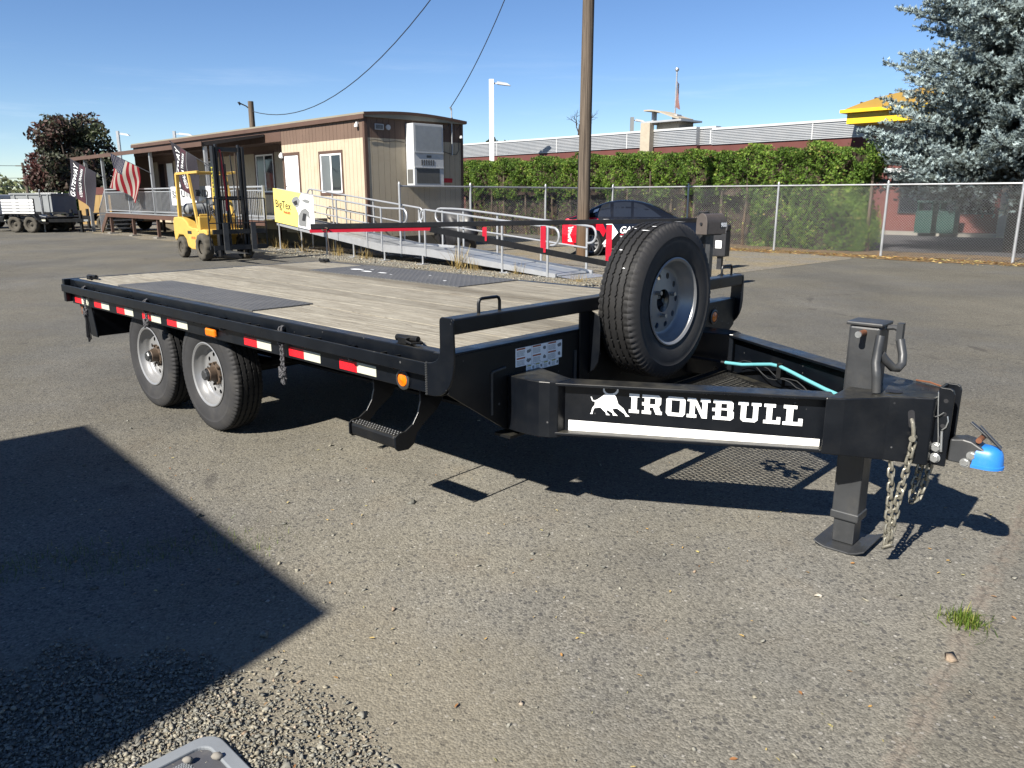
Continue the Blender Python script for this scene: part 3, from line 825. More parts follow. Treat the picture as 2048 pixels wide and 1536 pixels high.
# lettering on the near beam's web
def web(l, z, d=0.0): return beam_pt(l, .0468-d, z, 0)
GL = {  # slab letters on a 0..1 x 0..1 grid: outer outline and counters as filled bars
 'I': [[(0,0),(1,0),(1,.17),(.78,.17),(.78,.83),(1,.83),(1,1),(0,1),(0,.83),(.22,.83),(.22,.17),(0,.17)]],
 'L': [[(0,0),(1,0),(1,.36),(.78,.36),(.78,.18),(.5,.18),(.5,.83),(.68,.83),(.68,1),(0,1),(0,.83),(.16,.83),(.16,.17),(0,.17)]],
 'U': [[(.12,.12),(.24,0),(.76,0),(.88,.12),(.88,.83),(1,.83),(1,1),(.58,1),(.58,.83),(.66,.83),(.66,.17),(.36,.17),(.36,.83),(.44,.83),(.44,1),(0,1),(0,.83),(.12,.83)]],
 'N': [[(0,0),(.42,0),(.42,.17),(.34,.17),(.34,.70),(.66,0),(.88,0),(.88,.83),(1,.83),(1,1),(.58,1),(.58,.83),(.66,.83),(.66,.36),(.36,1),(0,1),(0,.83),(.12,.83),(.12,.17),(0,.17)]],
 'O': [[(0,.14),(.12,0),(.88,0),(1,.14),(1,.5),(.72,.5),(.72,.18),(.28,.18),(.28,.5),(0,.5)], [(0,.5),(.28,.5),(.28,.82),(.72,.82),(.72,.5),(1,.5),(1,.86),(.88,1),(.12,1),(0,.86)]],
 'R': [[(0,.0),(.46,0),(.46,.17),(.38,.17),(.38,.36),(.55,.36),(.70,0),(1,0),(1,.17),(.93,.17),(.84,.42),(.94,.55),(.94,.88),(.82,1),(.66,1),(.66,.52),(.38,.52),(.38,.6),(0,.6),(0,.43),(.12,.43),(.12,.17),(0,.17)], [(0,1),(0,.83),(.12,.83),(.12,.6),(.38,.6),(.38,.83),(.66,.83),(.66,1)]],
 'B': [[(0,0),(.86,0),(1,.12),(1,.42),(.92,.5),(.70,.5),(.70,.17),(.38,.17),(.38,.43),(.38,.5),(-.04,.5),(-.04,.42),(.12,.42),(.12,.17),(0,.17)], [(0,1),(0,.83),(.12,.83),(.12,.58),(-.04,.58),(-.04,.5),(.38,.5),(.38,.83),(.66,.83),(.66,.60),(.38,.60),(.38,.5),(.92,.5),(.96,.58),(.96,.88),(.84,1)]]}
ed = [.316,.360,.373,.460,.477,.559,.567,.664,.677,.764,.781,.875,.887,.956,.966,1.046]
for i, ch in enumerate('IRONBULL'):
    b = MB(); l0, l1 = ed[2*i], ed[2*i+1]
    zb = lambda l: .6135-(l-.316)*.0205
    for poly in GL[ch]:
        b.add([web(l0+(l1-l0)*u, zb(l0+(l1-l0)*u)+.0875*v, .0012) for u, v in poly], [tuple(range(len(poly)))])
    me = bpy.data.meshes.new('letter'); me.from_pydata(b.v, [], b.f); me.materials.append(m_decal); place('letter', me, TR)
BULL = [(.145,.677),(.150,.676),(.155,.662),(.165,.6605),(.175,.665),(.204,.687),(.213,.690),(.203,.699),(.199,.710),(.2005,.719),(.2045,.722),(.2075,.708),(.2145,.699),(.224,.695),(.242,.696),(.252,.701),(.2595,.710),(.2625,.7265),(.268,.715),(.2665,.703),(.260,.695),(.251,.690),(.259,.678),(.268,.650),(.293,.629),(.307,.606),(.320,.595),(.303,.594),(.297,.606),(.264,.629),(.243,.626),(.250,.611),(.268,.595),(.246,.596),(.244,.607),(.224,.618),(.216,.618),(.219,.608),(.233,.596),(.216,.596),(.214,.607),(.202,.618),(.189,.630),(.176,.627),(.163,.625),(.157,.611),(.155,.597),(.144,.597),(.149,.605),(.153,.624),(.164,.640),(.165,.655),(.153,.657),(.1485,.668)]
b = MB(); b.add([web(l, z, .0012) for l, z in BULL], [tuple(range(len(BULL)))])
me = bpy.data.meshes.new('bull_emblem'); me.from_pydata(b.v, [], b.f); me.materials.append(m_decal); place('bull_emblem', me, TR, label='white charging bull emblem')
b = MB()   # face lines of the emblem
for p, q in (((.2165,.688),(.2165,.661)),((.2165,.661),(.226,.654)),((.226,.654),(.2455,.664))):
    dx, dz = q[0]-p[0], q[1]-p[1]; ln = math.hypot(dx, dz); nx, nz_ = -dz/ln*.0008, dx/ln*.0008
    b.add([web(p[0]-nx, p[1]-nz_, .002), web(q[0]-nx, q[1]-nz_, .002), web(q[0]+nx, q[1]+nz_, .002), web(p[0]+nx, p[1]+nz_, .002)], [(0,1,2,3)])
b.add([web(.2335+.0016*math.cos(a), .6745+.0016*math.sin(a), .002) for a in [i*1.05 for i in range(6)]], [tuple(range(6))])
b.build('emblem_lines', m_black, TR)
b = MB(); b.add([web(.047, .513, .0015), web(1.121, .500-.004, .0015), web(1.121, .546, .0015), web(.047, .563, .0015)], [(0,1,2,3)])
b.build('long_reflector', m_brighttape, TR, label='long white reflective strip under the lettering')

# tray of expanded metal between the beams
b = MB()
zt = ZB+.016
def inner(t): return .42+(t-.26)*.58+.125
n = 26
for i in range(-40, 60):
    for sg in (1, -1):
        # lines s = s_mid + sg*(t - t0)*.55
        pts = []
        for kk in range(41):
            t = .23+.62*kk/40
            s_ = 1.295+sg*((t-.54)*.50+(i-10)*.034)
            if inner(t) < s_ < W_-inner(t): pts.append((t, s_))
        if len(pts) > 1: b.bar((*pts[0], zt), (*pts[-1], zt), .0042, .0042)
b.build('expanded_metal_tray', m_blackd, TR, kind='stuff')
b = MB(); b.bar((.22, inner(.22), zt-.01), (.22, W_-inner(.22), zt-.01), .05, .05); b.bar((.86, inner(.86)-.03, zt-.01), (.86, W_-inner(.86)+.03, zt-.01), .05, .05); b.build('tongue_cross_brace', m_black, TR)
b = MB()
for i in range(26): 
    c_ = (.66+random.uniform(-.14,.14), 1.40+random.uniform(-.10,.12), zt+.004)
    b.add([(c_[0]+.035*math.cos(a)*random.uniform(.5,1), c_[1]+.035*math.sin(a)*random.uniform(.5,1), c_[2]+random.uniform(0,.012)) for a in [p*1.05 for p in range(6)]], [tuple(range(6))])
b.build('dead_leaves', m_litter, TR)

# coupler box at the nose
NB_ = [(1.235,.968,.500,.7435),(1.30,1.006,.497,.744),(1.37,1.060,.490,.750),(1.44,1.112,.484,.757),(1.52,1.158,.478,.759),(1.585,1.190,.473,.760)]
b = MB(); vs = []; 
for t, s_, z0, z1 in NB_: vs += [(t, s_, z0), (t, s_, z1), (t, W_-s_, z1), (t, W_-s_, z0)]
fs = []
for i in range(len(NB_)-1):
    o = i*4
    for q in range(4): fs.append((o+q, o+4+q, o+4+(q+1) % 4, o+(q+1) % 4))
fs.append((0,1,2,3)); o = (len(NB_)-1)*4; fs.append((o+3,o+2,o+1,o))
b.add(vs, fs); nose = b.build('nose_box', m_black, TR, bevel=.006)
# slot on the near cheek and hole on top: dark recess plates
def cheek(t): 
    for i in range(len(NB_)-1):
        a, c_ = NB_[i], NB_[i+1]
        if a[0] <= t <= c_[0]: return a[1]+(c_[1]-a[1])*(t-a[0])/(c_[0]-a[0])
b = MB(); sl = []
for i in range(20):
    a = 2*math.pi*i/20; t = 1.517+.011*math.cos(a)-.03*(1 if math.sin(a) > 0 else -1)*.12; z = .668+.012*math.sin(a)+(.026 if math.sin(a) > 0 else -.026)
    sl.append((t, cheek(t)-.0016, z))
b.add(sl, [tuple(range(20))]); b.build('slot', m_wire, nose)
b = MB(); b.add([(1.425+.035*math.cos(a), 1.20+.03*math.sin(a), .7605) for a in [i*.314 for i in range(20)]], [tuple(range(20))]); b.build('hole', m_wire, nose)
# adjustable channel
b = MB()
for y0, y1 in ((1.236, 1.250), (1.340, 1.354)):
    b.prism([(1.583,.470),(1.640,.470),(1.642,.775),(1.636,.790),(1.625,.797),(1.590,.797),(1.583,.790)], lambda u, v, d: (u, d, v), y0, y1)
b.box(1.580, 1.592, 1.250, 1.340, .47, .797)
ch = b.build('coupler_channel', m_black, TR, bevel=.003)
b = MB()
for z in (.745, .69, .64, .59): b.add([(1.614+.009*math.cos(a), 1.2352, z+.009*math.sin(a)) for a in [i*.524 for i in range(12)]], [tuple(range(12))])
b.build('bolt_holes', m_wire, ch)
b = MB()
for z in (.548, .502):
    b.cyl((1.602, 1.2345, z), (1.602, 1.229, z), .021, n=20); b.cyl((1.602, 1.229, z), (1.602, 1.216, z), .0165, n=6)
b.build('bolts', m_zinc, ch, bevel=.0015)
b = MB()
pr = [(1.644,.494),(1.76,.492),(1.80,.500),(1.80,.545),(1.765,.568),(1.72,.592),(1.69,.596),(1.66,.590),(1.644,.588)]
b.prism(pr, lambda u, v, d: (u, d, v), 1.252, 1.338); cp = b.build('coupler', m_steelgrey, TR, bevel=.006)
b = MB()
for t, z in ((1.708, .502), (1.728, .535)): b.cyl((t, 1.252, z), (t, 1.240, z), .0135, n=6); b.cyl((t, 1.252, z), (t, 1.246, z), .019, n=16)
b.build('coupler_bolts', m_zinc, cp)
b = MB(); b.cyl((1.745, 1.25, .602), (1.745, 1.34, .602), .011, n=12); b.build('rusty_pin', m_rust, cp)
b = MB(); b.bar((1.70, 1.30, .660), (1.815, 1.292, .580), .022, .007); b.bar((1.735, 1.285, .655), (1.82, 1.285, .578), .02, .006); b.build('latch_lever', m_steelgrey, cp, bevel=.002)
# blue cover on the ball socket
b = MB(); N = 14; vs = []; rows = []
for j, (hz, kx) in enumerate([(.490, 1.0), (.502, 1.0), (.504, .95), (.528, .93), (.550, .86), (.566, .72), (.575, .48), (.578, .12)]):
    row = []
    for i in range(N+1):
        a = -math.pi/2+math.pi*i/N
        row.append(len(vs)); vs.append((1.775+.062*kx*math.cos(a), 1.295+.056*kx*math.sin(a), hz))
    for (t, s_) in ((1.730+(1-kx)*.05, 1.295+.056*kx), (1.730+(1-kx)*.05, 1.295-.056*kx)):
        row.append(len(vs)); vs.append((t, s_, hz))
    rows.append(row)
fs = []
for j in range(len(rows)-1):
    m_ = len(rows[j])
    for i in range(m_): fs.append((rows[j][i], rows[j][(i+1) % m_], rows[j+1][(i+1) % m_], rows[j+1][i]))
fs.append(tuple(rows[0][::-1])); fs.append(tuple(rows[-1]))
b.add(vs, fs); b.build('socket_cover', m_blue, cp, smooth=True, label='bright blue plastic cover on the ball socket')

# drop leg jack
b = MB(); b.box(1.206, 1.336, 1.232, 1.358, .478, 1.012); jk = b.build('jack', m_steelgrey, TR, bevel=.012)
b = MB(); b.box(1.196, 1.345, 1.224, 1.366, 1.0125, 1.028); b.build('jack_cap', m_steelgrey, jk, bevel=.005)
b = MB(); b.cyl((1.272, 1.232, .985), (1.272, 1.165, .985), .0125, n=14); b.build('rusty_stub', m_rust, jk)
b = MB(); b.cyl((1.272, 1.166, .985), (1.272, 1.158, .985), .0135, n=16); b.build('stub_end', m_zinc, jk)
b = MB(); b.tube([(1.34, 1.30, 1.005), (1.37, 1.30, 1.01), (1.395, 1.30, 1.0)], .011, 10)
b.box(1.383, 1.407, 1.285, 1.315, .955, 1.03)
b.tube([(1.398, 1.30, .96), (1.418, 1.285, .90), (1.424, 1.27, .865), (1.416, 1.25, .848), (1.40, 1.235, .850), (1.375, 1.205, .885), (1.362, 1.19, .91)], .0175, 12)
b.tube([(1.352, 1.19, .985), (1.352, 1.175, .93), (1.352, 1.165, .875), (1.362, 1.150, .845), (1.366, 1.15, .82), (1.372, 1.15, .755)], .0185, 12)
b.build('crank_handle', m_steelgrey, jk, smooth=True)
b = MB(); b.box(1.212, 1.326, 1.24, 1.35, .15, .478); b.box(1.207, 1.331, 1.235, 1.355, .125, .165); b.build('drop_leg', m_steelgrey, jk, bevel=.006)
b = MB(); b.box(1.222, 1.316, 1.25, 1.34, .012, .125); b.build('inner_leg', m_steelgrey, jk, bevel=.004)
b = MB(); b.prism([(1.17,.020),(1.195,.008),(1.215,.0),(1.33,.0),(1.36,.010),(1.392,.028),(1.392,.036),(1.355,.018),(1.325,.010),(1.22,.010),(1.195,.017),(1.17,.028)], lambda u, v, d: (u, d, v), 1.165, 1.43)
b.build('foot_plate', m_steelgrey, jk, bevel=.003)

# safety chains
def chain(path, link=.042, wr=.0055):
    P = [Vector(p) for p in path]; b = MB(); 
    seg = []; tot = 0
    for a, c_ in zip(P[:-1], P[1:]): seg.append((tot, (c_-a).length, a, c_)); tot += (c_-a).length
    n = int(tot/(link*.72)); 
    for i in range(n):
        d = (i+.5)*tot/n
        for s0_, ln, a, c_ in seg:
            if s0_ <= d <= s0_+ln+1e-6: p = a+(c_-a)*((d-s0_)/ln); dr_ = (c_-a).normalized(); break
        o_ = dr_.orthogonal().normalized(); o_ = Matrix.Rotation((math.pi/2)*(i % 2)+random.uniform(-.35,.35), 3, dr_) @ o_
        ring = []
        for q in range(12):
            a = 2*math.pi*q/12; ca, sa = math.cos(a), math.sin(a)
            ring.append(p + dr_*(ca*.010+(link/2-.010)*(1 if ca > 0 else -1)) + o_*(sa*.0125))
        b.tube(ring, wr, 6, closed=True)
    return b
chain([(1.535,1.150,.575),(1.530,1.148,.52),(1.520,1.145,.42),(1.508,1.142,.32),(1.500,1.140,.20),(1.494,1.138,.105),(1.486,1.136,.10),(1.482,1.137,.19),(1.478,1.138,.30),(1.472,1.140,.40),(1.462,1.145,.475)]).build('safety_chain', m_chain, TR, smooth=True)
chain([(1.555,1.40,.475),(1.548,1.40,.40),(1.54,1.39,.33),(1.53,1.37,.27),(1.51,1.36,.25),(1.50,1.375,.29),(1.51,1.39,.36),(1.52,1.40,.47)]).build('safety_chain', m_chain, TR, smooth=True)
b = MB()
b.tube([(1.518,1.165,.655),(1.520,1.150,.665),(1.526,1.142,.655),(1.532,1.142,.63),(1.534,1.145,.60)], .008, 10); b.cyl((1.534,1.132,.592),(1.534,1.160,.592), .013, n=12)
b.build('shackle', m_chain, TR, smooth=True)
# breakaway cable and clip
b = MB(); b.tube([(1.575,1.30,.78),(1.583,1.236,.775),(1.592,1.228,.70),(1.605,1.226,.60),(1.612,1.226,.53)], .0022, 5)
b.tube([(1.580,1.228,.672),(1.600,1.222,.685),(1.615,1.222,.70)], .002, 5)
b.tube([(1.615,1.228,.625),(1.628,1.226,.64),(1.633,1.228,.665),(1.628,1.23,.685)], .0028, 5)
b.cyl((1.615,1.228,.62),(1.622,1.226,.535), .005, n=8); b.build('breakaway_cable', m_zinc, TR, smooth=True)
b = MB(); b.tube([(1.44,1.45,.766),(1.50,1.43,.770),(1.575,1.385,.765)], .004, 6); b.build('rusty_rod', m_rust, TR)
# hose and wires on the inner face of the far beam
def far(l, z, o=.115): return beam_pt(l, o, z, 1)
hp = [(-.08,.600,.30),(.10,.590,.16),(.22,.600,.125),(.36,.630,.12),(.48,.655,.12),(.56,.660,.12),(.66,.650,.12),(.78,.636,.12),(.92,.622,.12),(1.08,.612,.12)]
b = MB(); b.tube([far(l, z, o) for l, z, o in hp[:4]], .008, 8); b.build('wire_loom', m_wire, TR, smooth=True)
b = MB(); b.tube([far(l, z, o) for l, z, o in hp[1:]], .0095, 10); b.build('air_hose', m_cyan, TR, smooth=True, label='pale cyan hose run along the far tongue beam')
b = MB(); b.tube([far(.16+i*.06, .60+.03*math.sin(i*.9)-(i*.002 if i > 7 else 0), .116) for i in range(16)], .003, 5); b.tube([far(.40+i*.05, .628-.012*i+.008*math.sin(i*1.7)+.004*i*i*.18, .116) for i in range(13)], .0028, 5); b.build('loose_wires', m_steelgrey, TR, smooth=True)
b = MB(); p = far(.55, .655, .112); b.box(p[0]-.012, p[0]+.012, p[1]-.02, p[1]+.01, p[2]-.06, p[2]+.02); b.build('hose_clip', m_blackd, TR)

# step below the near front corner
SB = [(.245,.70),(.245,.615),(.205,.565),(.130,.520),(.075,.475),(.055,.425),(.020,.405),(-.040,.410),(-.055,.425),(-.055,.480),(-.035,.492),(.005,.495),(.050,.520),(.085,.570),(.100,.62),(.100,.70)]
for t in (-.655, -.305):
    b = MB(); b.prism(SB, lambda u, v, d: (d, u, v), t, t+.010); b.build('step_bracket', m_black, TR, bevel=.002)
b = MB(); b.box(-.645, -.305, -.052, .012, .418, .486); stp = b.build('step_tread', m_blackd, TR, bevel=.016)
b = MB()
for i in range(17):
    for q in range(3):
        b.cyl((-.633+i*.0195, -.040+q*.02, .486), (-.633+i*.0195, -.040+q*.02, .4895), .0062, .0045, n=8)
b.build('tread_grip', m_steelgrey, stp)

# under the deck
for sc_ in (.62, 1.97):
    b = MB(); b.box(-4.40, -.03, sc_-.06, sc_+.06, .684, .70); b.box(-4.40, -.03, sc_-.005, sc_+.005, .48, .684); b.box(-4.40, -.03, sc_-.06, sc_+.06, .465, .48); b.build('main_beam', m_under, TR)
CM = MB().box(-.03, .03, .17, 2.42, .702, .835).mesh('crossmember', m_under)
for i in range(11): place('crossmember', CM, TR, loc=(-4.25+i*.41, 0, 0))
for t in (-3.425, -2.525):
    b = MB(); b.cyl((t, .35, .395), (t, 2.24, .395), .042, n=14); b.build('axle', m_under, TR)
    for s_ in (.52, 2.07):
        b = MB(); b.tube([(t-.40, s_, .50), (t-.2, s_, .45), (t, s_, .44), (t+.2, s_, .45), (t+.40, s_, .50)], .03, 6); b.build('leaf_spring', m_under, TR)
for t in (-3.425, -2.525):
    wheel(TR, (t, .245, .39), (R(90), R(random.uniform(0, 90)), 0))
    wheel(TR, (t, W_-.245, .39), (R(-90), R(random.uniform(0, 90)), 0))
# spare wheel on the bulkhead
b = MB(); b.box(.012, .10, 1.33, 1.47, .90, .985); b.bar((.06, 1.40, .95), (.135, 1.40, 1.01), .08, .08); b.build('spare_bracket', m_black, TR)
sp_ = wheel(TR, (.140, 1.405, 1.005), (R(90), 0, R(90)), hub=False, name='spare_wheel'); sp_.scale = (1.06, 1.06, 1.06); sp_['label'] = 'spare wheel with silver steel rim on the bulkhead'
b = MB(); b.cyl((0,0,-.07),(0,0,-.012), .05, n=20); b.build('mount_plate', m_under, sp_)
b = MB()
for a in (.4, 2.5, 4.6): b.cyl((.074*math.cos(a),   .074*math.sin(a), .03), (.074*math.cos(a), .074*math.sin(a), .06), .011, n=6)
b.box(-.035, .035, -.02, .02, -.03, -.004); b.build('mount_studs', m_zinc, sp_)
# bird droppings on the spare tread
for a0, x0, ln in ((2.02,.00,.05),(1.90,.03,.03),(1.62,.085,.07),(1.60,.10,.025),(2.40,-.04,.018),(2.65,.02,.014),(1.98,-.05,.016)):
    b = MB(); b.add([(.3915*math.cos(a0+u), .3915*math.sin(a0+u), x0+v) for u, v in ((0,0),(.008,ln*.3),(.003,ln),(-.004,ln*.7),(-.006,ln*.2))], [(0,1,2,3,4)])
    b.build('white_splash', m_decal, sp_)

# ropes tied to the rub rail (each can be untied: things of their own)
def trailer_world(t, s_, z):
    a = R(TYAW); return (TORG[0]+t*math.cos(a)-s_*math.sin(a), TORG[1]+t*math.sin(a)+s_*math.cos(a), z)
for (t, ztop, zk, zb, lbl, tail) in ((-4.28, .845, .66, .405, 'long black rope with frayed tail hanging at rear of trailer rail', 0), (-3.12, .845, .70, .665, 'short knotted grey rope on rail above the rear tyre', 1), (-1.365, .855, .62, .53, 'grey braided rope loop with frayed end hanging ahead of front tyre', 2)):
    o = thing('tie_rope', lbl, 'rope', trailer_world(t, .036, 0), TYAW, 'ropes tied to the trailer rail')
    b = MB()
    for sg in (-1, 1):
        pts = [(sg*(.011+.003*math.sin(q*2.1)), -.003-.004*(q % 2), ztop-(ztop-zk)*q/17) for q in range(18)]
        pts = [(0, .012, ztop-.03), (sg*.006, .006, ztop+.008)] + pts
        b.tube(pts, [.0052+.0018*(i % 2) for i in range(len(pts))], 7)
    b.build('rope_loop', m_rope, o)
    b = MB()
    for i in range(5): b.tube([(.022*math.cos(a+i), -.006+.012*math.sin(a+i)-.004, zk+.012*math.sin(2*a+i)-.008*i) for a in [q*.785 for q in range(8)]], .0075, 6, closed=True)
    b.build('knot', m_rope, o)
    b = MB()
    for i in range(26):
        r_ = random.uniform(.002, .028); a = random.uniform(0, 6.28); x, y = r_*math.cos(a), r_*math.sin(a)*.5-.006
        b.tube([(x*.3, y*.4-.004, zk-.02), (x*.8, y, zk-(zk-zb)*.5), (x*1.1+random.uniform(-.006,.006), y, zb+random.uniform(0,.05))], .0036, 4)
    b.build('frayed_tail', m_wire if tail == 0 else m_rope, o)
# ================================================================== office (single wide modular building)
m_cream = M('cream_siding', hexc('#ecdcc0', .80), .75, 0, .07, 1.2, .08, 30, .3, .08, hexc('#a99878'), .3, 1.3)
m_brown = M('brown_siding', hexc('#786356', 1.1), .75, 0, .10, 1.2, .08, 30, .3, .08)
m_brownd = M('brown_trim', hexc('#644a3d', 1.0), .7, 0, .12, 2)
m_roof = M('roof_membrane', hexc('#b9b3a0', .8), .9, 0, .1, 1)
m_skirt = M('skirting', hexc('#8a7c64', .7), .9, 0, .15, 1.2)
m_doorw = M('white_door', (.78,.79,.80), .4, 0, .03, 2)
OE, OV = -19.43, 12.7
OF = thing('office_trailer', 'long cream and brown modular office with covered porch along its front', 'building', BW(OE, OV), BYAW)
def siding(x0, x1, z0, z1, opens, fn, mat, nm='siding_panel', pitch=.203, pw=1.22, depth=.014):
    """grooved sheet siding: one part per sheet; boards are proud of the recessed grooves"""
    x = x0
    while x < x1-1e-4:
        xe = min(x1, x+pw); b = MB(); g0 = x
        while g0 < xe-1e-4:
            g1 = min(xe, g0+pitch)
            cuts = sorted({g0+.005, g1-.005} | {c_ for o in opens for c_ in o[:2] if g0+.005 < c_ < g1-.005})
            for a, c_ in zip(cuts[:-1], cuts[1:]):
                segs = [(z0, z1)]
                for o in opens:
                    if o[0] < (a+c_)/2 < o[1]:
                        ns = []
                        for s0_, s1_ in segs:
                            if o[3] <= s0_ or o[2] >= s1_: ns.append((s0_, s1_))
                            else:
                                if o[2] > s0_: ns.append((s0_, o[2]))
                                if o[3] < s1_: ns.append((o[3], s1_))
                        segs = ns
                for s0_, s1_ in segs:
                    b.add([fn(a, s0_, 0), fn(c_, s0_, 0), fn(c_, s1_, 0), fn(a, s1_, 0), fn(a, s0_, depth), fn(c_, s0_, depth), fn(c_, s1_, depth), fn(a, s1_, depth)],
                          [(0,1,2,3),(4,5,6,7),(0,1,5,4),(1,2,6,5),(2,3,7,6),(3,0,4,7)])
            g0 = g1
        if b.v: b.build(nm, mat, OF)
        x = xe
ZB_, ZM, ZTP = .38, 3.17, 3.72
ffn = lambda u, z, d: (u, -d, z)
rfn = lambda u, z, d: (u, .70-d, z)
efn = lambda u, z, d: (d, u, z)
X1 = -4.93; XL = -19.0
OW = [(-2.58, -1.20, 1.57, 2.88), (-4.88, -3.77, .86, 2.92)]          # window, door on the front block
b = MB(); b.box(X1, -.02, .0, .06, ZB_, ZTP); b.box(-.06, -.001, .06, 3.58, ZB_, ZTP+.05); b.box(XL, X1, .70, .76, ZB_, ZTP); b.box(XL, 0, 3.54, 3.58, ZB_, ZTP); b.box(X1, X1+.05, .06, .70, ZB_, ZTP); b.box(XL, XL+.05, .0, 3.54, ZB_, ZTP)
b.build('wall_core', m_brown, OF)
siding(X1, 0, ZB_, ZM, OW, ffn, m_cream); siding(X1, 0, ZM, ZTP, [], ffn, m_brown)
RW = [(-8.40, -6.86, 1.60, 3.09), (-18.1, -16.25, .88, 3.05), (-12.9, -11.6, 1.6, 3.0)]
siding(XL, X1, ZB_, ZM-.12, RW, rfn, m_cream); siding(XL, X1, ZM-.12, ZTP, RW, rfn, m_brown)
siding(0.005, 3.58, ZB_, ZM, [(1.38, 2.52, 1.86, 3.18)], efn, m_cream); siding(0.005, 3.58, ZM, ZTP+.03, [(1.38, 2.52, 3.1, 3.68)], efn, m_brown)
b = MB(); b.box(X1-.014, X1, .0, .70, ZB_, ZM-.12); b.build('return_wall', m_cream, OF)
b = MB(); b.box(XL, X1, -.02, .06, 3.30, ZTP); b.box(XL, X1, .06, .70, 3.30, 3.33); b.build('recess_header', m_brownd, OF)
b = MB(); b.box(-.09, .02, -.022, .0, ZB_, ZTP); b.box(.0, .024, -.022, .07, ZB_, ZTP); b.box(0, .024, 3.50, 3.60, ZB_, ZTP); b.build('corner_trim', m_brownd, OF)
b = MB(); b.box(X1, -.05, .08, .12, 0, ZB_+.02); b.box(-.10, -.06, .1, 3.5, 0, ZB_+.02); b.box(XL, X1, .78, .82, 0, ZB_+.02); b.build('skirting', m_skirt, OF)
# arched roof with front fascia
prof = [(-.06, ZTP+.005)]
for i in range(13):
    y = -.08+3.76*i/12; prof.append((y, ZTP+.09+.13*math.sin(math.pi*min(1, (y+.5)/4.3))))
prof.append((3.66, ZTP+.005))
b = MB(); b.prism(prof, lambda u, v, d: (d, u, v), XL-.05, .10); b.build('roof', m_roof, OF)
b = MB(); b.box(XL-.05, .11, -.105, -.081, ZTP-.05, ZTP+.075); b.build('fascia', m_brownd, OF)
b = MB(); b.add([(.103, y, z-.085) for y, z in prof[1:-1]]+[(.103, y, z-.005) for y, z in prof[1:-1]][::-1], [tuple(range(2*(len(prof)-2)))]); 
vs = [(.125, *p[1:]) for p in b.v]; n = len(b.v); b.add(vs, [tuple(range(n))]); b.f += [(i, (i+1) % n, n+(i+1) % n, n+i) for i in range(n)]; b.m += [0]*n
b.build('end_fascia', m_brownd, OF)
def window(x0, x1, z0, z1, fn, trim=.085, split=.5):
    b = MB()
    def bx(u0, u1, w0, w1, d0, d1):
        vs = [fn(u, w_, d) for d in (d0, d1) for u, w_ in ((u0, w0), (u1, w0), (u1, w1), (u0, w1))]
        b.add(vs, [(0,1,2,3),(4,5,6,7),(0,1,5,4),(1,2,6,5),(2,3,7,6),(3,0,4,7)])
    def frame(u0, u1, w0, w1, wd, d0, d1):
        bx(u0, u1, w0, w0+wd, d0, d1); bx(u0, u1, w1-wd, w1, d0, d1); bx(u0, u0+wd, w0+wd, w1-wd, d0, d1); bx(u1-wd, u1, w0+wd, w1-wd, d0, d1)
    frame(x0, x1, z0, z1, trim, -.002, .034); o = b.build('window', m_brownd, OF)
    b = MB(); x0 += trim; x1 -= trim; z0 += trim; z1 -= trim
    frame(x0, x1, z0, z1, .05, 0, .028); xm = x0+(x1-x0)*split; bx(xm-.03, xm+.03, z0+.05, z1-.05, 0, .026); b.build('frame', m_vinyl, o)
    b = MB(); bx(x0+.05, xm-.03, z0+.05, z1-.05, .001, .010); b.build('pane', m_glassdark if split > .55 else m_blindglass, o)
    b = MB(); bx(xm+.03, x1-.05, z0+.05, z1-.05, .001, .014); b.build('pane', m_glassdark, o)
k = NT('glass_over_blind'); m_blindglass = k.set((.10,.11,.115), .12, 0, .6)
window(*OW[0], ffn); window(*RW[0], rfn); window(*RW[2], rfn)
def door(x0, x1, z0, z1, fn, mat=m_doorw, jamb=.09):
    b = MB()
    def bx(bb, u0, u1, w0, w1, d0, d1):
        vs = [fn(u, w_, d) for d in (d0, d1) for u, w_ in ((u0, w0), (u1, w0), (u1, w1), (u0, w1))]
        bb.add(vs, [(0,1,2,3),(4,5,6,7),(0,1,5,4),(1,2,6,5),(2,3,7,6),(3,0,4,7)])
    bx(b, x0, x0+jamb, z0, z1, -.002, .036); bx(b, x1-jamb, x1, z0, z1, -.002, .036); bx(b, x0+jamb, x1-jamb, z1-jamb, z1, -.002, .036)
    o = b.build('door', m_brownd, OF)
    b = MB(); bx(b, x0+jamb, x1-jamb, z0, z1-jamb, 0, .012); b.build('leaf', mat, o)
    b = MB(); p = fn(x0+jamb+.08, z0+1.0, .04); q = fn(x0+jamb+.08, z0+1.0, .012); b.cyl(q, p, .03, n=10); b.build('knob', m_zinc, o)
door(*OW[1], ffn); door(-17.2, -16.25, .88, 3.05, rfn); door(-18.1, -17.25, .88, 3.05, rfn, m_glassdark)
# small fittings
b = MB(); b.lathe([(.001,.16),(.05,.15),(.075,.09),(.07,.03),(.04,0)], lambda a, c, x: (X1+.07+a, -.09+c, 2.75+x), 14); b.box(X1+.04, X1+.10, -.09, -.014, 2.88, 2.94); b.build('porch_lamp', m_white, OF, smooth=True)
b = MB(); b.lathe([(.001,.10),(.05,.085),(.065,.04),(.06,0)], lambda a, c, x: (-.30+a, -.08+c, 3.46+x), 14); b.box(-.33, -.27, -.08, 0, 3.55, 3.6); b.build('camera_dome', m_white, OF, smooth=True)
b = MB(); b.lathe([(.001,.08),(.05,.07),(.06,0)], lambda a, c, x: (.12+c*.6, 3.45+a, 3.30+x), 12); b.build('camera_dome', m_white, OF, smooth=True)
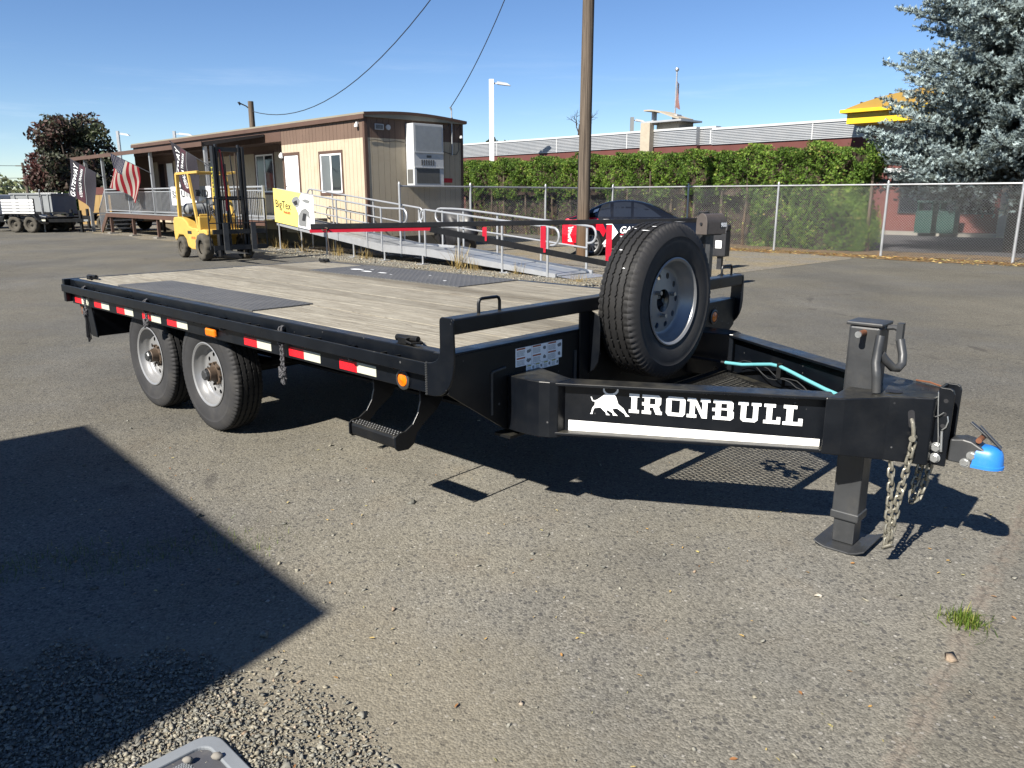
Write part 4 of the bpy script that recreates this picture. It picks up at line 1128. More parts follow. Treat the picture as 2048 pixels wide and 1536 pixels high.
# grille, round vent, red sign, conduit mast on the end wall
b = MB(); b.box(.014, .04, .33, .62, 3.40, 3.56); o = b.build('wall_vent', m_pvc, OF)
b = MB(); [b.box(.041, .045, .35+i*.042, .38+i*.042, 3.42, 3.54) for i in range(6)]; b.build('louvre', m_louvre, o)
b = MB(); b.cyl((.014, .78, 3.48), (.05, .78, 3.48), .075, n=18); b.build('round_vent', m_pvc, OF)
b = MB(); b.box(.0145, .022, 2.78, 3.14, 1.96, 2.09); b.build('red_sign', m_red, OF)
b = MB(); b.cyl((.06, 3.12, 2.78), (.06, 3.12, 4.12), .020, n=8); b.cyl((.06, 3.12, 4.12), (.06, 3.07, 4.20), .028, n=8); b.build('conduit_mast', m_galv, OF)
b = MB()
b.tube([(.07,3.12,3.9),(.09,2.95,3.62),(.08,2.80,3.52),(.05,2.75,3.6)], .010, 5); b.tube([(.07,3.14,3.9),(.09,3.25,3.52),(.06,3.40,3.62),(.05,3.45,3.7)], .010, 5); b.tube([(.03,3.40,3.3),(.03,3.42,2.95),(.03,3.30,2.80),(.03,3.0,2.84),(.03,2.7,2.9)], .008, 5)
b.tube([(.03,.1,3.10)]+[(.03,.15+i*.15,3.10+.02*math.sin(i*1.3)) for i in range(9)], .008, 5); b.build('loose_cable', m_wire, OF)
b = MB(); b.box(.0145, .10, 2.58, 2.74, 3.45, 3.62); b.build('junction_box', m_grey, OF)
# wall mounted air conditioner
b = MB(); b.box(.015, .40, 1.40, 2.50, 1.86, 3.62); ac = b.build('air_conditioner', m_pvc, OF, bevel=.006)
b = MB(); b.box(.401, .406, 1.46, 2.44, 2.84, 3.56); b.build('upper_panel', m_galv, ac)
for z_ in (2.795, 2.365): MB().box(.402, .425, 1.40, 2.50, z_, z_+.02).build('ledge', m_pvc, ac)
b = MB(); b.box(.401, .405, 1.48, 2.34, 1.92, 2.35); b.box(.07, .33, 1.392, 1.3995, 1.92, 2.32); b.build('coil_grille', m_louvre, ac)
b = MB(); [b.box(.4015, .407, 1.66+i*.085, 1.71+i*.085, 2.44, 2.60) for i in range(6)]; b.build('slot', m_louvre, ac)
b = MB(); b.box(.402, .4055, 1.86, 2.04, 2.66, 2.73); b.build('maker_plate', m_louvre, ac)

# ================================================================== porch
PE, PV = -21.7, 10.6
PO = thing('porch', 'raised porch with galvanised railing and brown fascia before the office', 'porch', BW(PE, PV), BYAW)
PX = -14.6
m_deckf = M('brown_fascia_board', hexc('#6b4a3a', .8), .75, 0, .12, 2)
m_soffit = M('porch_soffit', hexc('#4a4340', .7), .85, 0, .1, 2)
b = MB(); b.box(PX, 0, .0, .04, .70, .86); b.box(PX, PX+.04, .04, 2.7, .70, .86); b.build('deck_fascia', m_deckf, PO)
nb = 18
DB = MB().box(PX, 0, .004, 2.76/nb-.004, .861, .89).mesh('deck_board', m_galv)
for i in range(nb): place('deck_board', DB, PO, loc=(0, -.02+i*2.76/nb, 0))
LG = MB().box(-.05, .05, 0, .10, .02, .70).mesh('leg', m_brownd)
FT = MB().box(-.18, .18, -.12, .22, 0, .05).mesh('footing', m_conc)
for x in (-14.35, -11.6, -8.9, -6.2, -3.5, -.9):
    place('leg', LG, PO, loc=(x, .05, 0)); place('footing', FT, PO, loc=(x, .05, 0)); place('leg', LG, PO, loc=(x, 2.2, 0))
# roof over the western part
b = MB(); b.prism([(-.10,3.10),(2.05,3.50),(2.05,3.58),(-.10,3.235)], lambda u, v, d: (d, u, v), -18.4, -3.75); b.build('porch_roof', m_soffit, PO)
b = MB(); b.box(-18.42, -3.73, -.13, -.105, 3.10, 3.245); b.build('roof_fascia', m_brownd, PO)
PT = MB().box(-.05, .05, -.02, .08, .89, 3.115).mesh('post', m_galv)
for x in (-14.5, -8.85, -3.9): place('post', PT, PO, loc=(x, .02, 0))
b = MB(); b.box(-16.95, -16.83, .0, .12, 0, 3.115); b.build('post', m_galv, PO)
# railing bays
bays = [-14.5, -11.6, -8.85, -6.4, -3.9, -1.9, 0]
for i, (a, c_) in enumerate(zip(bays[:-1], bays[1:])):
    b = MB(); b.box(a, c_, .01, .05, 1.80, 1.845); b.box(a, c_, .015, .045, 1.70, 1.73); b.box(a, c_, .015, .045, .96, .99); b.box(c_-.03, c_+.03, .0, .06, .89, 1.86); o = b.build('railing', m_alu, PO)
    b = MB(); n = int((c_-a)/.115)
    for q in range(1, n): x = a+(c_-a)*q/n; b.box(x-.010, x+.010, .022, .038, .99, 1.70)
    b.build('balusters', m_alu, o, kind='stuff')
# stair at the west end
b = MB(); b.bar((PX-.02, .06, .84), (PX-1.05, .06, .06), .05, .22); b.bar((PX-.02, 1.25, .84), (PX-1.05, 1.25, .06), .05, .22); b.build('stringer', m_brownd, PO)
STP = MB().box(-.15, .15, .08, 1.24, 0, .04).mesh('stair_tread', m_galv)
for i in range(4): place('stair_tread', STP, PO, loc=(PX-.22-i*.25, 0, .68-i*.18))
b = MB(); b.bar((PX, .05, 1.82), (PX-1.05, .05, .98), .04, .04); b.bar((PX-1.05, .05, .05), (PX-1.05, .05, 1.0), .04, .04); o = b.build('stair_rail', m_alu, PO)
b = MB()
for q in range(9): x = -.1-q*.11; z = .82+x*.78; b.box(PX+x-.01, PX+x+.01, .04, .06, z+.12, z+.98)
b.build('balusters', m_alu, o, kind='stuff')

# ================================================================== ramp
RV = 10.95; RW_ = 1.08
RP = thing('access_ramp', 'aluminium wheelchair ramp with looped handrails descending to the gravel', 'ramp', BW(-21.6, RV), BYAW)
prof = [(0, .85), (5.5, .345), (7.1, .335), (11.3, .035)]
def rz(x):
    for (a, za), (c_, zc) in zip(prof[:-1], prof[1:]):
        if a <= x <= c_: return za+(zc-za)*(x-a)/(c_-a)
    return prof[-1][1]
m_ramp = M('ramp_plate', (.30,.315,.33), .42, .5, .08, 3, .05, 60)
def rpanel(x0, x1):
    b = MB(); z0, z1 = rz(x0), rz(x1)
    b.add([(x0,.03,z0-.03),(x1,.03,z1-.03),(x1,RW_-.03,z1-.03),(x0,RW_-.03,z0-.03),(x0,.03,z0),(x1,.03,z1),(x1,RW_-.03,z1),(x0,RW_-.03,z0)], [(0,3,2,1),(4,5,6,7),(0,1,5,4),(1,2,6,5),(2,3,7,6),(3,0,4,7)])
    b.build('ramp_panel', m_ramp, RP)
cuts = [0, 1.83, 3.66, 5.5, 7.1, 8.5, 9.9, 11.25]
for a, c_ in zip(cuts[:-1], cuts[1:]): rpanel(a+.006, c_-.006)
for y in (0, RW_):
    for a, c_ in zip([0, 5.5, 7.1], [5.5, 7.1, 11.3]):
        b = MB(); za, zc = rz(a), rz(c_); y0, y1 = (y-.02, y+.025)
        ha = .13 if a < 9 else .1; hc = .13 if c_ < 11 else .03
        b.add([(a,y0,za-ha),(c_,y0,zc-hc),(c_,y1,zc-hc),(a,y1,za-ha),(a,y0,za+.05),(c_,y0,zc+.05),(c_,y1,zc+.05),(a,y1,za+.05)], [(0,3,2,1),(4,5,6,7),(0,1,5,4),(1,2,6,5),(2,3,7,6),(3,0,4,7)])
        b.build('side_beam', m_alu, RP)
    runs = [(.15, 6.25), (7.2, 11.15)] if y == 0 else [(.15, 5.45), (6.4, 11.15)]
    for a, c_ in runs:
        for hh, rr in ((.92, .024), (.48, .018)):
            pts = []; n = max(2, int((c_-a)/.4))
            for i in range(n+1): x = a+(c_-a)*i/n; pts.append((x, y, rz(x)+hh))
            if hh > .6:
                def loop(xe, sg):
                    zt_ = rz(xe)+.92; r_ = .17
                    return [(xe+sg*(.05+r_*math.sin(t)), y, zt_-r_+r_*math.cos(t)) for t in [math.pi*q/8 for q in range(1, 9)]]+[(xe, y, zt_-2*r_)]
                pts = loop(a, -1)[::-1]+pts+loop(c_, 1)
            b = MB(); b.tube(pts, rr, 8); b.build('handrail', m_alu, RP, smooth=True)
    posts = sorted({.15, 1.3, 2.0, 3.4, 4.8, 5.45, 7.2, 8.4, 9.8, 11.1} | ({6.25} if y == 0 else {6.4}))
    for x in posts:
        b = MB(); b.box(x-.022, x+.022, y-.045, y-.021, rz(x)-.13 if x < 10.5 else .01, rz(x)+.92) if y == 0 else b.box(x-.022, x+.022, y+.026, y+.05, rz(x)-.10 if x < 10 else 0.01, rz(x)+.92)
        b.build('rail_post', m_alu, RP)
    for x in (.1, 1.4, 2.75, 4.1, 5.5, 7.05, 8.45, 9.9):
        b = MB(); b.cyl((x, y, .02), (x, y, rz(x)-.1), .022, n=8); b.build('leg', m_alu, RP)
        b = MB(); b.box(x-.12, x+.12, y-.10, y+.10, .006, .022); b.build('foot_pad', m_galv, RP)
b = MB(); b.add([(11.3,.03,.03),(11.75,.03,.008),(11.75,RW_-.03,.008),(11.3,RW_-.03,.03)], [(0,1,2,3)]); b.build('transition_plate', m_ramp, RP)
# dark lump of folded tarp on the landing side
def blob(name, label, cat, loc, sc, mat, n=3, seed=1, amp=.25, rz_=0):
    bm = bmesh.new(); bmesh.ops.create_icosphere(bm, subdivisions=n, radius=1)
    rg = random.Random(seed); ph = [rg.uniform(0, 6.28) for _ in range(6)]
    for v_ in bm.verts:
        p = v_.co.normalized(); d = 1+amp*(math.sin(p.x*5+ph[0])*math.sin(p.y*4+ph[1])+.5*math.sin(p.z*9+ph[2]+p.x*6))
        v_.co = Vector((p.x*sc[0]*d, p.y*sc[1]*d, max(-.98, p.z)*sc[2]*d))
    me = bpy.data.meshes.new(name); bm.to_mesh(me); bm.free(); me.materials.append(mat)
    me.polygons.foreach_set('use_smooth', [True]*len(me.polygons))
    o = place(name, me, loc=loc, rot=(0, 0, R(rz_))); return tag(o, label, cat)
blob('folded_tarp', 'crumpled black tarp heaped behind the ramp by the office end', 'tarp', BW(-16.0, 13.1, .62), (.75, .35, .62), m_wire, 3, 3, .2, BYAW)

# ================================================================== signs and flags
def flat_board(name, label, cat, loc, rz_, pts, mat, th=.015):
    o = thing(name, label, cat, loc, rz_)
    b = MB(); b.prism(pts, lambda u, v, d: (u, d, v), 0, th); b.build('panel', mat, o)
    return o
m_signy = M('sign_yellow', hexc('#f8e27c', 1.25), .4, 0, .03, 2)
m_signw = M('sign_white', (.60,.61,.62), .4, 0, .03, 2)
m_ink = M('black_ink', (.015,.015,.015), .45, 0, .05)
m_inkr = M('red_ink', hexc('#d8452e'), .45, 0, .05)
SG = thing('ramp_banner', 'yellow and white BigTex banner tied to the upper ramp rail', 'banner', BW(-21.6, RV-.06), BYAW)
z0, z1 = (.82, 1.78), (.62, 1.56); ln = 2.30
zz = lambda u, v: (z0[0]+(z1[0]-z0[0])*u)*(1-v)+(z0[1]+(z1[1]-z0[1])*u)*v
def sq(b, u0, u1, v0, v1, d): b.add([(ln*u0, -d, zz(u0, v0)), (ln*u1, -d, zz(u1, v0)), (ln*u1, -d, zz(u1, v1)), (ln*u0, -d, zz(u0, v1))], [(0,1,2,3)])
b = MB(); b.add([(0,0,zz(0,0)),(ln,0,zz(1,0)),(ln,0,zz(1,1)),(0,0,zz(0,1)),(0,-.006,zz(0,0)),(ln,-.006,zz(1,0)),(ln,-.006,zz(1,1)),(0,-.006,zz(0,1))], [(0,1,2,3),(4,5,6,7),(0,1,5,4),(1,2,6,5),(2,3,7,6),(3,0,4,7)]); b.build('banner_sheet', m_signy, SG)
def spoly(pts, mat, nm, d=.010):
    b = MB(); b.add([(ln*u, -d, zz(u, v)) for u, v in pts], [tuple(range(len(pts)))]); b.build(nm, mat, SG)
spoly([(.60,0),(1,0),(1,1),(.72,1),(.55,.62),(.62,.40)], m_signw, 'white_field', .008)
spoly([(.46,.72),(.52,.84),(.62,.90),(.68,.80),(.66,.66),(.60,.56),(.52,.60)], m_blind, 'trailer_print'); spoly([(.5,.7),(.6,.78),(.62,.66),(.55,.62)], m_ink, 'shadow_print', .012)
spoly([(.62,.05),(.62,.34),(.70,.52),(.80,.60),(.88,.52),(.90,.30),(.82,.38),(.80,.06)], m_grey, 'truck_print'); spoly([(.70,.22),(.74,.44),(.82,.44),(.78,.22)], m_ink, 'wheel_print', .012); spoly([(.72,.80),(.80,.86),(.92,.84),(.88,.74),(.78,.76)], m_grey, 'small_print')
lettering('lettering', 'BigTex', m_ink, SG, lambda u, v: (ln*(.05+.39*u), -.012, zz(.05+.39*u, .38+.30*v)), .006)
lettering('lettering', 'TRAILERS', m_inkr, SG, lambda u, v: (ln*(.24+.18*u), -.012, zz(.24+.18*u, .315+.075*v)), .03)
# white vinyl banner on the porch rail
SB_ = thing('porch_banner', 'white SOUTHLAND vinyl banner hung on the porch railing', 'banner', BW(-28.6, PV-.05), BYAW)
b = MB(); n = 16; vs = []
for i in range(n+1):
    u = i/n; zb = 1.24+(.0 if u < .42 else (u-.42)*.5)
    vs += [(3.4*u, .01*math.sin(i*1.1), zb), (3.4*u, .01*math.sin(i*1.1+.4), 1.87)]
b.add(vs, [(2*i, 2*i+2, 2*i+3, 2*i+1) for i in range(n)]); b.build('banner_sheet', m_signw, SB_, smooth=True)
lettering('lettering', 'S', m_ink, SB_, lambda u, v: (.16+.20*u, -.03, 1.50+.24*v), .01)
lettering('lettering', 'UTHLAND', m_ink, SB_, lambda u, v: (.98+2.25*u, -.03, 1.52+.24*v), .01)
b = MB(); [b.add([(.62+ .17*r_*math.cos(a), -.032-.001*j, 1.60+.21*r_*math.sin(a)) for a, r_ in [(q*math.pi/4, (1 if q % 2 == 0 else .45) if j else 1.0) for q in range(8)]], [tuple(range(8))]) for j in (0,)]
b.build('emblem', m_ink, SB_)
b = MB(); b.add([(.62+.15*r_*math.cos(a), -.035, 1.60+.19*r_*math.sin(a)) for a, r_ in [(q*math.pi/4, 1 if q % 2 == 0 else .4) for q in range(8)]], [tuple(range(8))]); b.build('emblem_star', m_signw, SB_)
b = MB(); b.add([(.62+.07*math.cos(a), -.037, 1.60+.09*math.sin(a)) for a in [q*1.047 for q in range(6)]], [tuple(range(6))]); b.build('emblem_core', m_inkr, SB_)

# flags on slanted staffs
m_flagp = M('dark_purple_cloth', hexc('#2a2036', .45), .8, 0, .12, 3)
m_flagm = M('maroon_cloth', hexc('#5a2034', .6), .8, 0, .1, 3)
k = NT('flag_stripes'); uv = k.n('UVMap'); sx = k.n('SeparateXYZ'); k.link(uv.outputs[0], sx.inputs[0])
sv = k.math('LESS_THAN', k.math('FRACT', k.math('MULTIPLY', sx.outputs[1], 6.5)), .5)
c = k.mix(sv, hexc('#d8cfc4', .9), hexc('#b02a38', .85))
canton = k.math('MULTIPLY', k.math('LESS_THAN', sx.outputs[0], .42), k.math('GREATER_THAN', sx.outputs[1], .46))
vv = k.voronoi(k.mapping(uv.outputs[0], (26, 17, 1)), 1.0, rnd=0.0)
star = k.math('LESS_THAN', vv.outputs['Distance'], .24)
c = k.mix(canton, c, k.mix(star, hexc('#242b52', .9), hexc('#d8d4cc', .9)))
m_usflag = k.set(c, .8, 0, .2)
tr = k.n('BsdfTranslucent'); k.link(c, tr.inputs[0]); mx = k.n('MixShader'); mx.inputs[0].default_value = .35
k.link(k.b.outputs[0], mx.inputs[1]); k.link(tr.outputs[0], mx.inputs[2]); k.link(mx.outputs[0], k.t.nodes['Material Output'].inputs['Surface'])
def flag(name, label, e0, tip, foot, mat, drop, sag, fold=.10, text=None, wid=None):
    """staff from foot to tip (e,v,z); cloth hangs from the staff's outer part"""
    o = thing(name, label, 'flag', BW(foot[0], foot[1]), BYAW)
    f0 = Vector((0, 0, foot[2])); t0 = Vector((tip[0]-foot[0], tip[1]-foot[1], tip[2]))
    b = MB(); b.cyl(f0, t0, .016, .013, n=8); b.cyl(t0, t0+(t0-f0).normalized()*.03, .022, n=8); b.build('staff', m_wire, o)
    wid = wid or .86
    def cloth(u, v):   # u from staff tip inwards along staff, v down
        p = t0+(f0-t0)*(.02+wid*u)
        w_ = fold*math.sin(u*7.5+v*3.2)*min(1, v*2.2+.1)
        dn = drop*v*(1-.05*math.sin(u*5))
        return Vector((p.x+sag*v*(1-.25*u)+.03*math.sin(v*6+u*3), p.y+w_-.02, p.z-dn))
    nu, nv_ = 20, 24; b = MB(); vs = [cloth(i/nu, j/nv_) for j in range(nv_+1) for i in range(nu+1)]
    fs = [(j*(nu+1)+i, j*(nu+1)+i+1, (j+1)*(nu+1)+i+1, (j+1)*(nu+1)+i) for j in range(nv_) for i in range(nu)]
    b.add(vs, fs); fl = b.build('cloth', mat, o, smooth=True, ang=0)
    me = fl.data; ul = me.uv_layers.new(name='UVMap')
    for p_ in me.polygons:
        for li in p_.loop_indices:
            vi = me.loops[li].vertex_index; i, j = vi % (nu+1), vi//(nu+1); ul.data[li].uv = (j/nv_, 1-i/nu)
    def on(u, v, d=.006):
        p = cloth(u, v); e1 = cloth(min(1, u+.01), v)-cloth(max(0, u-.01), v); e2 = cloth(u, min(1, v+.01))-cloth(u, max(0, v-.01))
        nn_ = e1.cross(e2).normalized()
        if nn_.y > 0: nn_ = -nn_
        return p+nn_*d
    if text:
        # v' runs along the drop: lettering reads upwards along the hanging edge
        def band(u0, u1, mt, nm, d):
            bb = MB(); n = 24; bb.add([on(uu, j/n, d) for j in range(n+1) for uu in (u0, u1)], [(2*j, 2*j+1, 2*j+3, 2*j+2) for j in range(n)]); bb.build(nm, mt, o)
        band(.36, .60, m_flagm, 'maroon_band', .004)
        band(.62, .632, m_blind, 'white_line', .006)
        lettering('lettering', text[0], m_decal, o, lambda u, v: on(.32-.20*v, .97-.92*u, .008), .006, .2)
        lettering('lettering', text[1], m_decal, o, lambda u, v: on(.53-.08*v, .95-.86*u, .008), .0, 0)
    return o
flag('banner_flag', 'purple GATEWAY flag hanging at the far west corner of the porch', 0, (-39.3, 10.25, 3.16), (-36.1, 10.55, 2.36), m_flagp, 1.55, -.95, .06, ('GATEWAY', 'MATERIALS & TRAILERS', 'SALES RENTALS', 'PARTS SERVICE'), .80)
flag('national_flag', 'red and white striped national flag on a porch post', 0, (-33.2, 10.1, 3.16), (-30.5, 10.55, 2.40), m_usflag, 1.25, -.55, .12, None, .72)
flag('banner_flag', 'purple GATEWAY flag hanging behind the forklift roof', 0, (-27.0, 10.1, 3.30), (-24.6, 10.5, 2.36), m_flagp, 1.42, .06, .08, ('GATEWAY', 'MATERIALS & TRAILERS', 'SALES RENTALS', 'PARTS SERVICE'), .58)
# ================================================================== forklift
FK = thing('forklift', 'yellow forklift with black mast and grey gas bottle parked before the porch', 'forklift', BW(-20.57, 8.25), BYAW)
def simple_tyre(Ro, wd, rb, mat, lug=0, n=48):
    b = MB(); vs = []
    for i in range(n):
        t = 2*math.pi*i/n; c_ = lug if (i//2) % 2 else 0
        pr = [(rb,-.40),(rb+.01,-.48),(Ro*.80,-.5),(Ro*.95-c_,-.45),(Ro-c_,-.34),(Ro-c_*.3,0),(Ro-c_,.34),(Ro*.95-c_,.45),(Ro*.80,.5),(rb+.01,.48),(rb,.40)]
        for r, x in pr: vs.append((r*math.cos(t), r*math.sin(t), x*wd))
    m = 11; fs = [(i*m+q, ((i+1) % n)*m+q, ((i+1) % n)*m+q+1, i*m+q+1) for i in range(n) for q in range(m-1)]
    b.add(vs, fs); return b.mesh('tyre', mat, True)
FT1 = simple_tyre(.335, .23, .17, m_dirtyrub, .022); FT2 = simple_tyre(.27, .18, .14, m_dirtyrub, .012)
def dish(r, d, mat, nm='wheel'):
    b = MB(); b.lathe([(r,-.08),(r,.06),(r*.88,.055),(r*.70,.0+d),(r*.35,d),(r*.30,d+.035),(.001,d+.04)], lambda a, c_, x: (a, c_, x), 28); return b.mesh(nm, mat, True)
FD1 = dish(.178, -.01, m_dirtyrub); FD2 = dish(.148, .01, m_dirtyrub)
for x, y, fd, ft, r_ in ((0, -.47, FD2, FT2, .27), (0, .47, FD2, FT2, .27), (1.46, -.52, FD1, FT1, .335), (1.46, .52, FD1, FT1, .335)):
    w_ = place('wheel', fd, FK, loc=(x, y, r_), rot=(R(90 if y < 0 else -90), 0, 0)); place('tyre', ft, w_)
# bodywork
side = [(-.42,.42),(-.46,.60),(-.46,.92),(-.40,1.02),(-.05,1.04),(.20,1.02),(.42,.93),(.55,.82),(.72,.78),(1.02,.78),(1.08,.72),(1.08,.66),(1.24,.74),(1.42,.76),(1.62,.74),(1.66,.62),(1.30,.60),(1.10,.52),(1.02,.36),(1.00,.24),(.62,.24),(.40,.30),(.32,.48),(.15,.58),(-.15,.58),(-.28,.46)]
b = MB(); b.prism(side, lambda u, v, d: (u, d, v), -.52, .52); b.build('body', m_yellow, FK, bevel=.035)
b = MB(); b.box(1.10, 1.22, -.50, .50, .62, 1.06); b.box(1.12, 1.16, -.46, .46, 1.06, 1.12); b.build('dash_panel', m_yellow, FK, bevel=.02)
b = MB(); b.box(.30, .70, -.30, .30, .82, .98); b.box(.22, .34, -.30, .30, .98, 1.16); b.build('seat', m_wire, FK, bevel=.05)
b = MB(); b.cyl((.98,0,.85),(.88,0,1.18), .025, n=8); b.lathe([(.17,-.015),(.185,0),(.17,.015),(.155,0)], lambda a, c_, x: (.87+x+c_*.4, a, 1.19+c_*.9), 20, closed=True); b.build('steering_wheel', m_wire, FK)
b = MB()
for y in (-.47, .47):
    b.bar((-.08, y, .95), (-.03, y, 2.10), .085, .085, (1,0,0)); b.bar((1.10, y, .70), (.72, y, 2.10), .065, .065, (1,0,0)); b.bar((-.07, y, 2.10), (1.32, y, 2.12), .06, .06)
for i in range(7): x = -.05+i*.225; b.bar((x, -.47, 2.115), (x, .47, 2.115), .035, .04)
b.build('overhead_guard', m_yellow, FK, bevel=.008)
b = MB(); b.lathe([(.001,-.36),(.09,-.34),(.15,-.27),(.155,0),(.155,.27),(.09,.34),(.05,.36),(.05,.40),(.001,.40)], lambda a, c_, x: (-.12+a, x, 1.22+c_), 24); gb = b.build('gas_bottle', m_blind, FK, smooth=True)
b = MB(); b.box(-.30,.06,-.03,.03,1.02,1.07); b.lathe([(.158,-.12),(.162,-.12),(.162,-.09),(.158,-.09)], lambda a, c_, x: (-.12+a, x, 1.22+c_), 24, closed=True); b.lathe([(.158,.12),(.162,.12),(.162,.15),(.158,.15)], lambda a, c_, x: (-.12+a, x, 1.22+c_), 24, closed=True); b.build('bottle_strap', m_wire, gb)
# mast
MX = 1.98
for y in (-.36, .36):
    b = MB(); s_ = 1 if y > 0 else -1
    b.box(MX-.06, MX+.09, y-.03, y+.03, .12, 2.70); b.box(MX-.06, MX-.045, y-s_*.03-.04, y-s_*.03+.04, .12, 2.70); b.build('mast_rail', m_mast, FK, bevel=.006)
    b = MB(); b.box(MX-.03, MX+.06, y-s_*.085-.022, y-s_*.085+.022, .16, 2.74); b.build('inner_mast_rail', m_mast, FK, bevel=.005)
for z in (.30, 1.45, 2.58): MB().box(MX-.05, MX+.02, -.36, .36, z, z+.10).build('mast_crossbar', m_mast, FK)
b = MB(); b.cyl((MX-.08, -.05, .2), (MX-.08, -.05, 2.3), .035, n=10); b.tube([(MX+.02,-.12,2.55),(MX+.03,-.10,1.9),(MX+.02,-.06,1.3),(MX+.05,-.02,.7)], .018, 7); b.tube([(MX+.02,.06,2.5),(MX+.03,.10,1.8),(MX+.03,.08,1.2),(MX+.05,.04,.7)], .014, 7); b.build('lift_cylinder', m_wire, FK, smooth=True)
b = MB(); b.tube([(MX-.02,-.20,2.62),(MX+.02,-.18,2.62),(MX+.04,-.16,2.2),(MX+.03,-.12,1.6),(MX+.04,-.13,1.2)], .022, 8); b.build('red_strap', m_red, FK, smooth=True, label='red strap hanging inside the mast')
b = MB(); [b.box(MX+.10, MX+.15, -.56, .78, z, z+.11) for z in (.28, .66)]; b.build('carriage', m_mast, FK)
b = MB()
for p, q in (((-.64,.30),(-.64,1.50)),((.80,.30),(.80,1.50)),((-.64,1.50),(.80,1.50)),((-.64,.92),(.80,.92))): b.bar((MX+.13,*p),(MX+.13,*q),.025,.03,(1,0,0))
for i in range(1, 8): y = -.64+1.44*i/8; b.bar((MX+.13,y,.92),(MX+.13,y,1.50),.014,.014,(1,0,0))
b.build('load_backrest', m_mast, FK)
for y in (-.26, .44):
    b = MB(); b.box(MX+.155, MX+.20, y-.06, y+.06, .22, .92); b.add([(MX+.20,y-.06,.22),(MX+1.25,y-.05,.25),(MX+1.25,y+.05,.25),(MX+.20,y+.06,.22),(MX+.20,y-.06,.275),(MX+1.25,y-.05,.262),(MX+1.25,y+.05,.262),(MX+.20,y+.06,.275)], [(0,3,2,1),(4,5,6,7),(0,1,5,4),(1,2,6,5),(2,3,7,6),(3,0,4,7)]); b.build('fork', m_steelgrey, FK)
for y in (-.52, .52):
    b = MB(); b.box(1.28, 1.33, y-.05, y+.05, 1.55, 1.70); b.cyl((1.33,y,1.62),(1.36,y,1.62),.055,n=14); b.build('work_lamp', m_wire, FK)
b = MB()
for y in (-.20, .18): b.box(MX+.035, MX+.055, y-.016, y+.016, .55, 2.55)
b.build('lift_chain', m_hub, FK, kind='stuff')
b = MB(); b.tube([(1.30,-.28,.95),(1.5,-.30,1.15),(1.75,-.26,.95),(MX-.04,-.2,.55)], .016, 6); b.tube([(1.30,.22,.95),(1.55,.26,1.2),(1.78,.2,1.0),(MX-.04,.15,.6)], .016, 6); b.build('hydraulic_hose', m_wire, FK, smooth=True, kind='stuff')
b = MB(); [b.cyl((1.12+.03*i, -.36+.05*i, 1.06), (1.06+.03*i, -.36+.05*i, 1.30), .010, n=6) for i in range(4)]; b.build('control_lever', m_wire, FK, kind='stuff')
b = MB(); b.box(.02, .60, -.44, .44, 1.035, 1.10); b.build('engine_hood', m_mast, FK, bevel=.02)
b = MB(); b.box(-.463, -.4605, -.36, .36, .66, .90); b.build('rear_grille', m_mast, FK)
b = MB(); b.box(.46, .72, -.5235, -.521, .62, .70); b.build('data_plate', m_wire, FK)
lettering('lettering', 'HYSTER', m_yellowprint, FK, lambda u, v: (MX-.06+.09*v, -.3925, 2.22-.70*u), .02)
lettering('lettering', 'HYSTER', m_inkr, FK, lambda u, v: (.68+.26*u, -.5225, .50+.06*v), .02)

# ================================================================== swing gate, post, mailbox
def wpt(x, y, z): return Vector((x, y, z))
GT = thing('swing_gate', 'long black and red steel swing gate standing between trailer and ramp', 'gate', (3.95, 13.7, 0), 0)
o_ = Vector((3.95, 13.7, 0)); g0 = Vector((-2.95, 11.5, 1.115))-o_; g1 = Vector((3.95, 13.7, 1.155))-o_
gl = lambda f, dz=0: g0+(g1-g0)*f+Vector((0, 0, dz))
b = MB(); b.bar(gl(0), gl(.905), .06, .075); b.build('top_beam', m_mast, GT, bevel=.006)
b = MB(); b.bar(gl(-.002, -.064), gl(.247, -.064), .045, .05); b.build('red_rail', m_red, GT)
br0 = gl(.245, -.065); br1 = gl(.93, 0); br1.z = .05
b = MB(); b.bar(br0, br1, .05, .095); b.build('brace', m_mast, GT)
for f, wd in ((.365, .070), (.500, .085), (.660, .095)):
    p = gl(f, -.05); q = p.copy(); t = (f-.245)/(.93-.245); q.z = br0.z+(br1.z-br0.z)*t-.02
    b = MB(); b.bar(p, q, wd, .05, (0,1,0)); b.build('upright', m_red, GT)
b = MB(); p = gl(.93); b.cyl((p.x-.10, p.y+.30, 0), (p.x-.10, p.y+.30, 1.26), .095, n=18); b.cyl((p.x-.10, p.y+.30, 1.26), (p.x-.10, p.y+.30, 1.28), .10, n=18); b.build('gate_post', m_mast, GT, smooth=True)
b = MB(); b.bar(gl(.89, .02), gl(.915, .02)+Vector((.0,.25,0)), .03, .03); b.bar(gl(.89, -.05), gl(.915, -.05)+Vector((.0,.25,0)), .03, .03); b.build('hinge', m_mast, GT)
b = MB(); p = gl(.03); b.tube([(p.x+.05*math.cos(a), p.y-.035+.03*math.sin(a*2), p.z-.04-.02*math.sin(a)) for a in [q*.7 for q in range(9)]], .008, 5, closed=True); b.tube([(p.x+.02, p.y-.05, p.z-.05),(p.x+.04,p.y-.05,p.z-.25),(p.x+.05,p.y-.05,p.z-.42)], .008, 5); b.build('lock_chain', m_hub, GT)
MBX = thing('mailbox', 'dark brown metal mailbox numbered 900 on a post behind the spare wheel', 'mailbox', (3.20, 13.15, 0), -50)
pr = [(-.09,0),(.09,0),(.09,.12)]+[(.09*math.cos(a), .12+.09*math.sin(a)) for a in [math.pi*i/10 for i in range(1, 10)]]+[(-.09,.12)]
m_mbox = M('mailbox_brown', hexc('#625a55', 1.1), .5, .2, .15, 8, .05, 60)
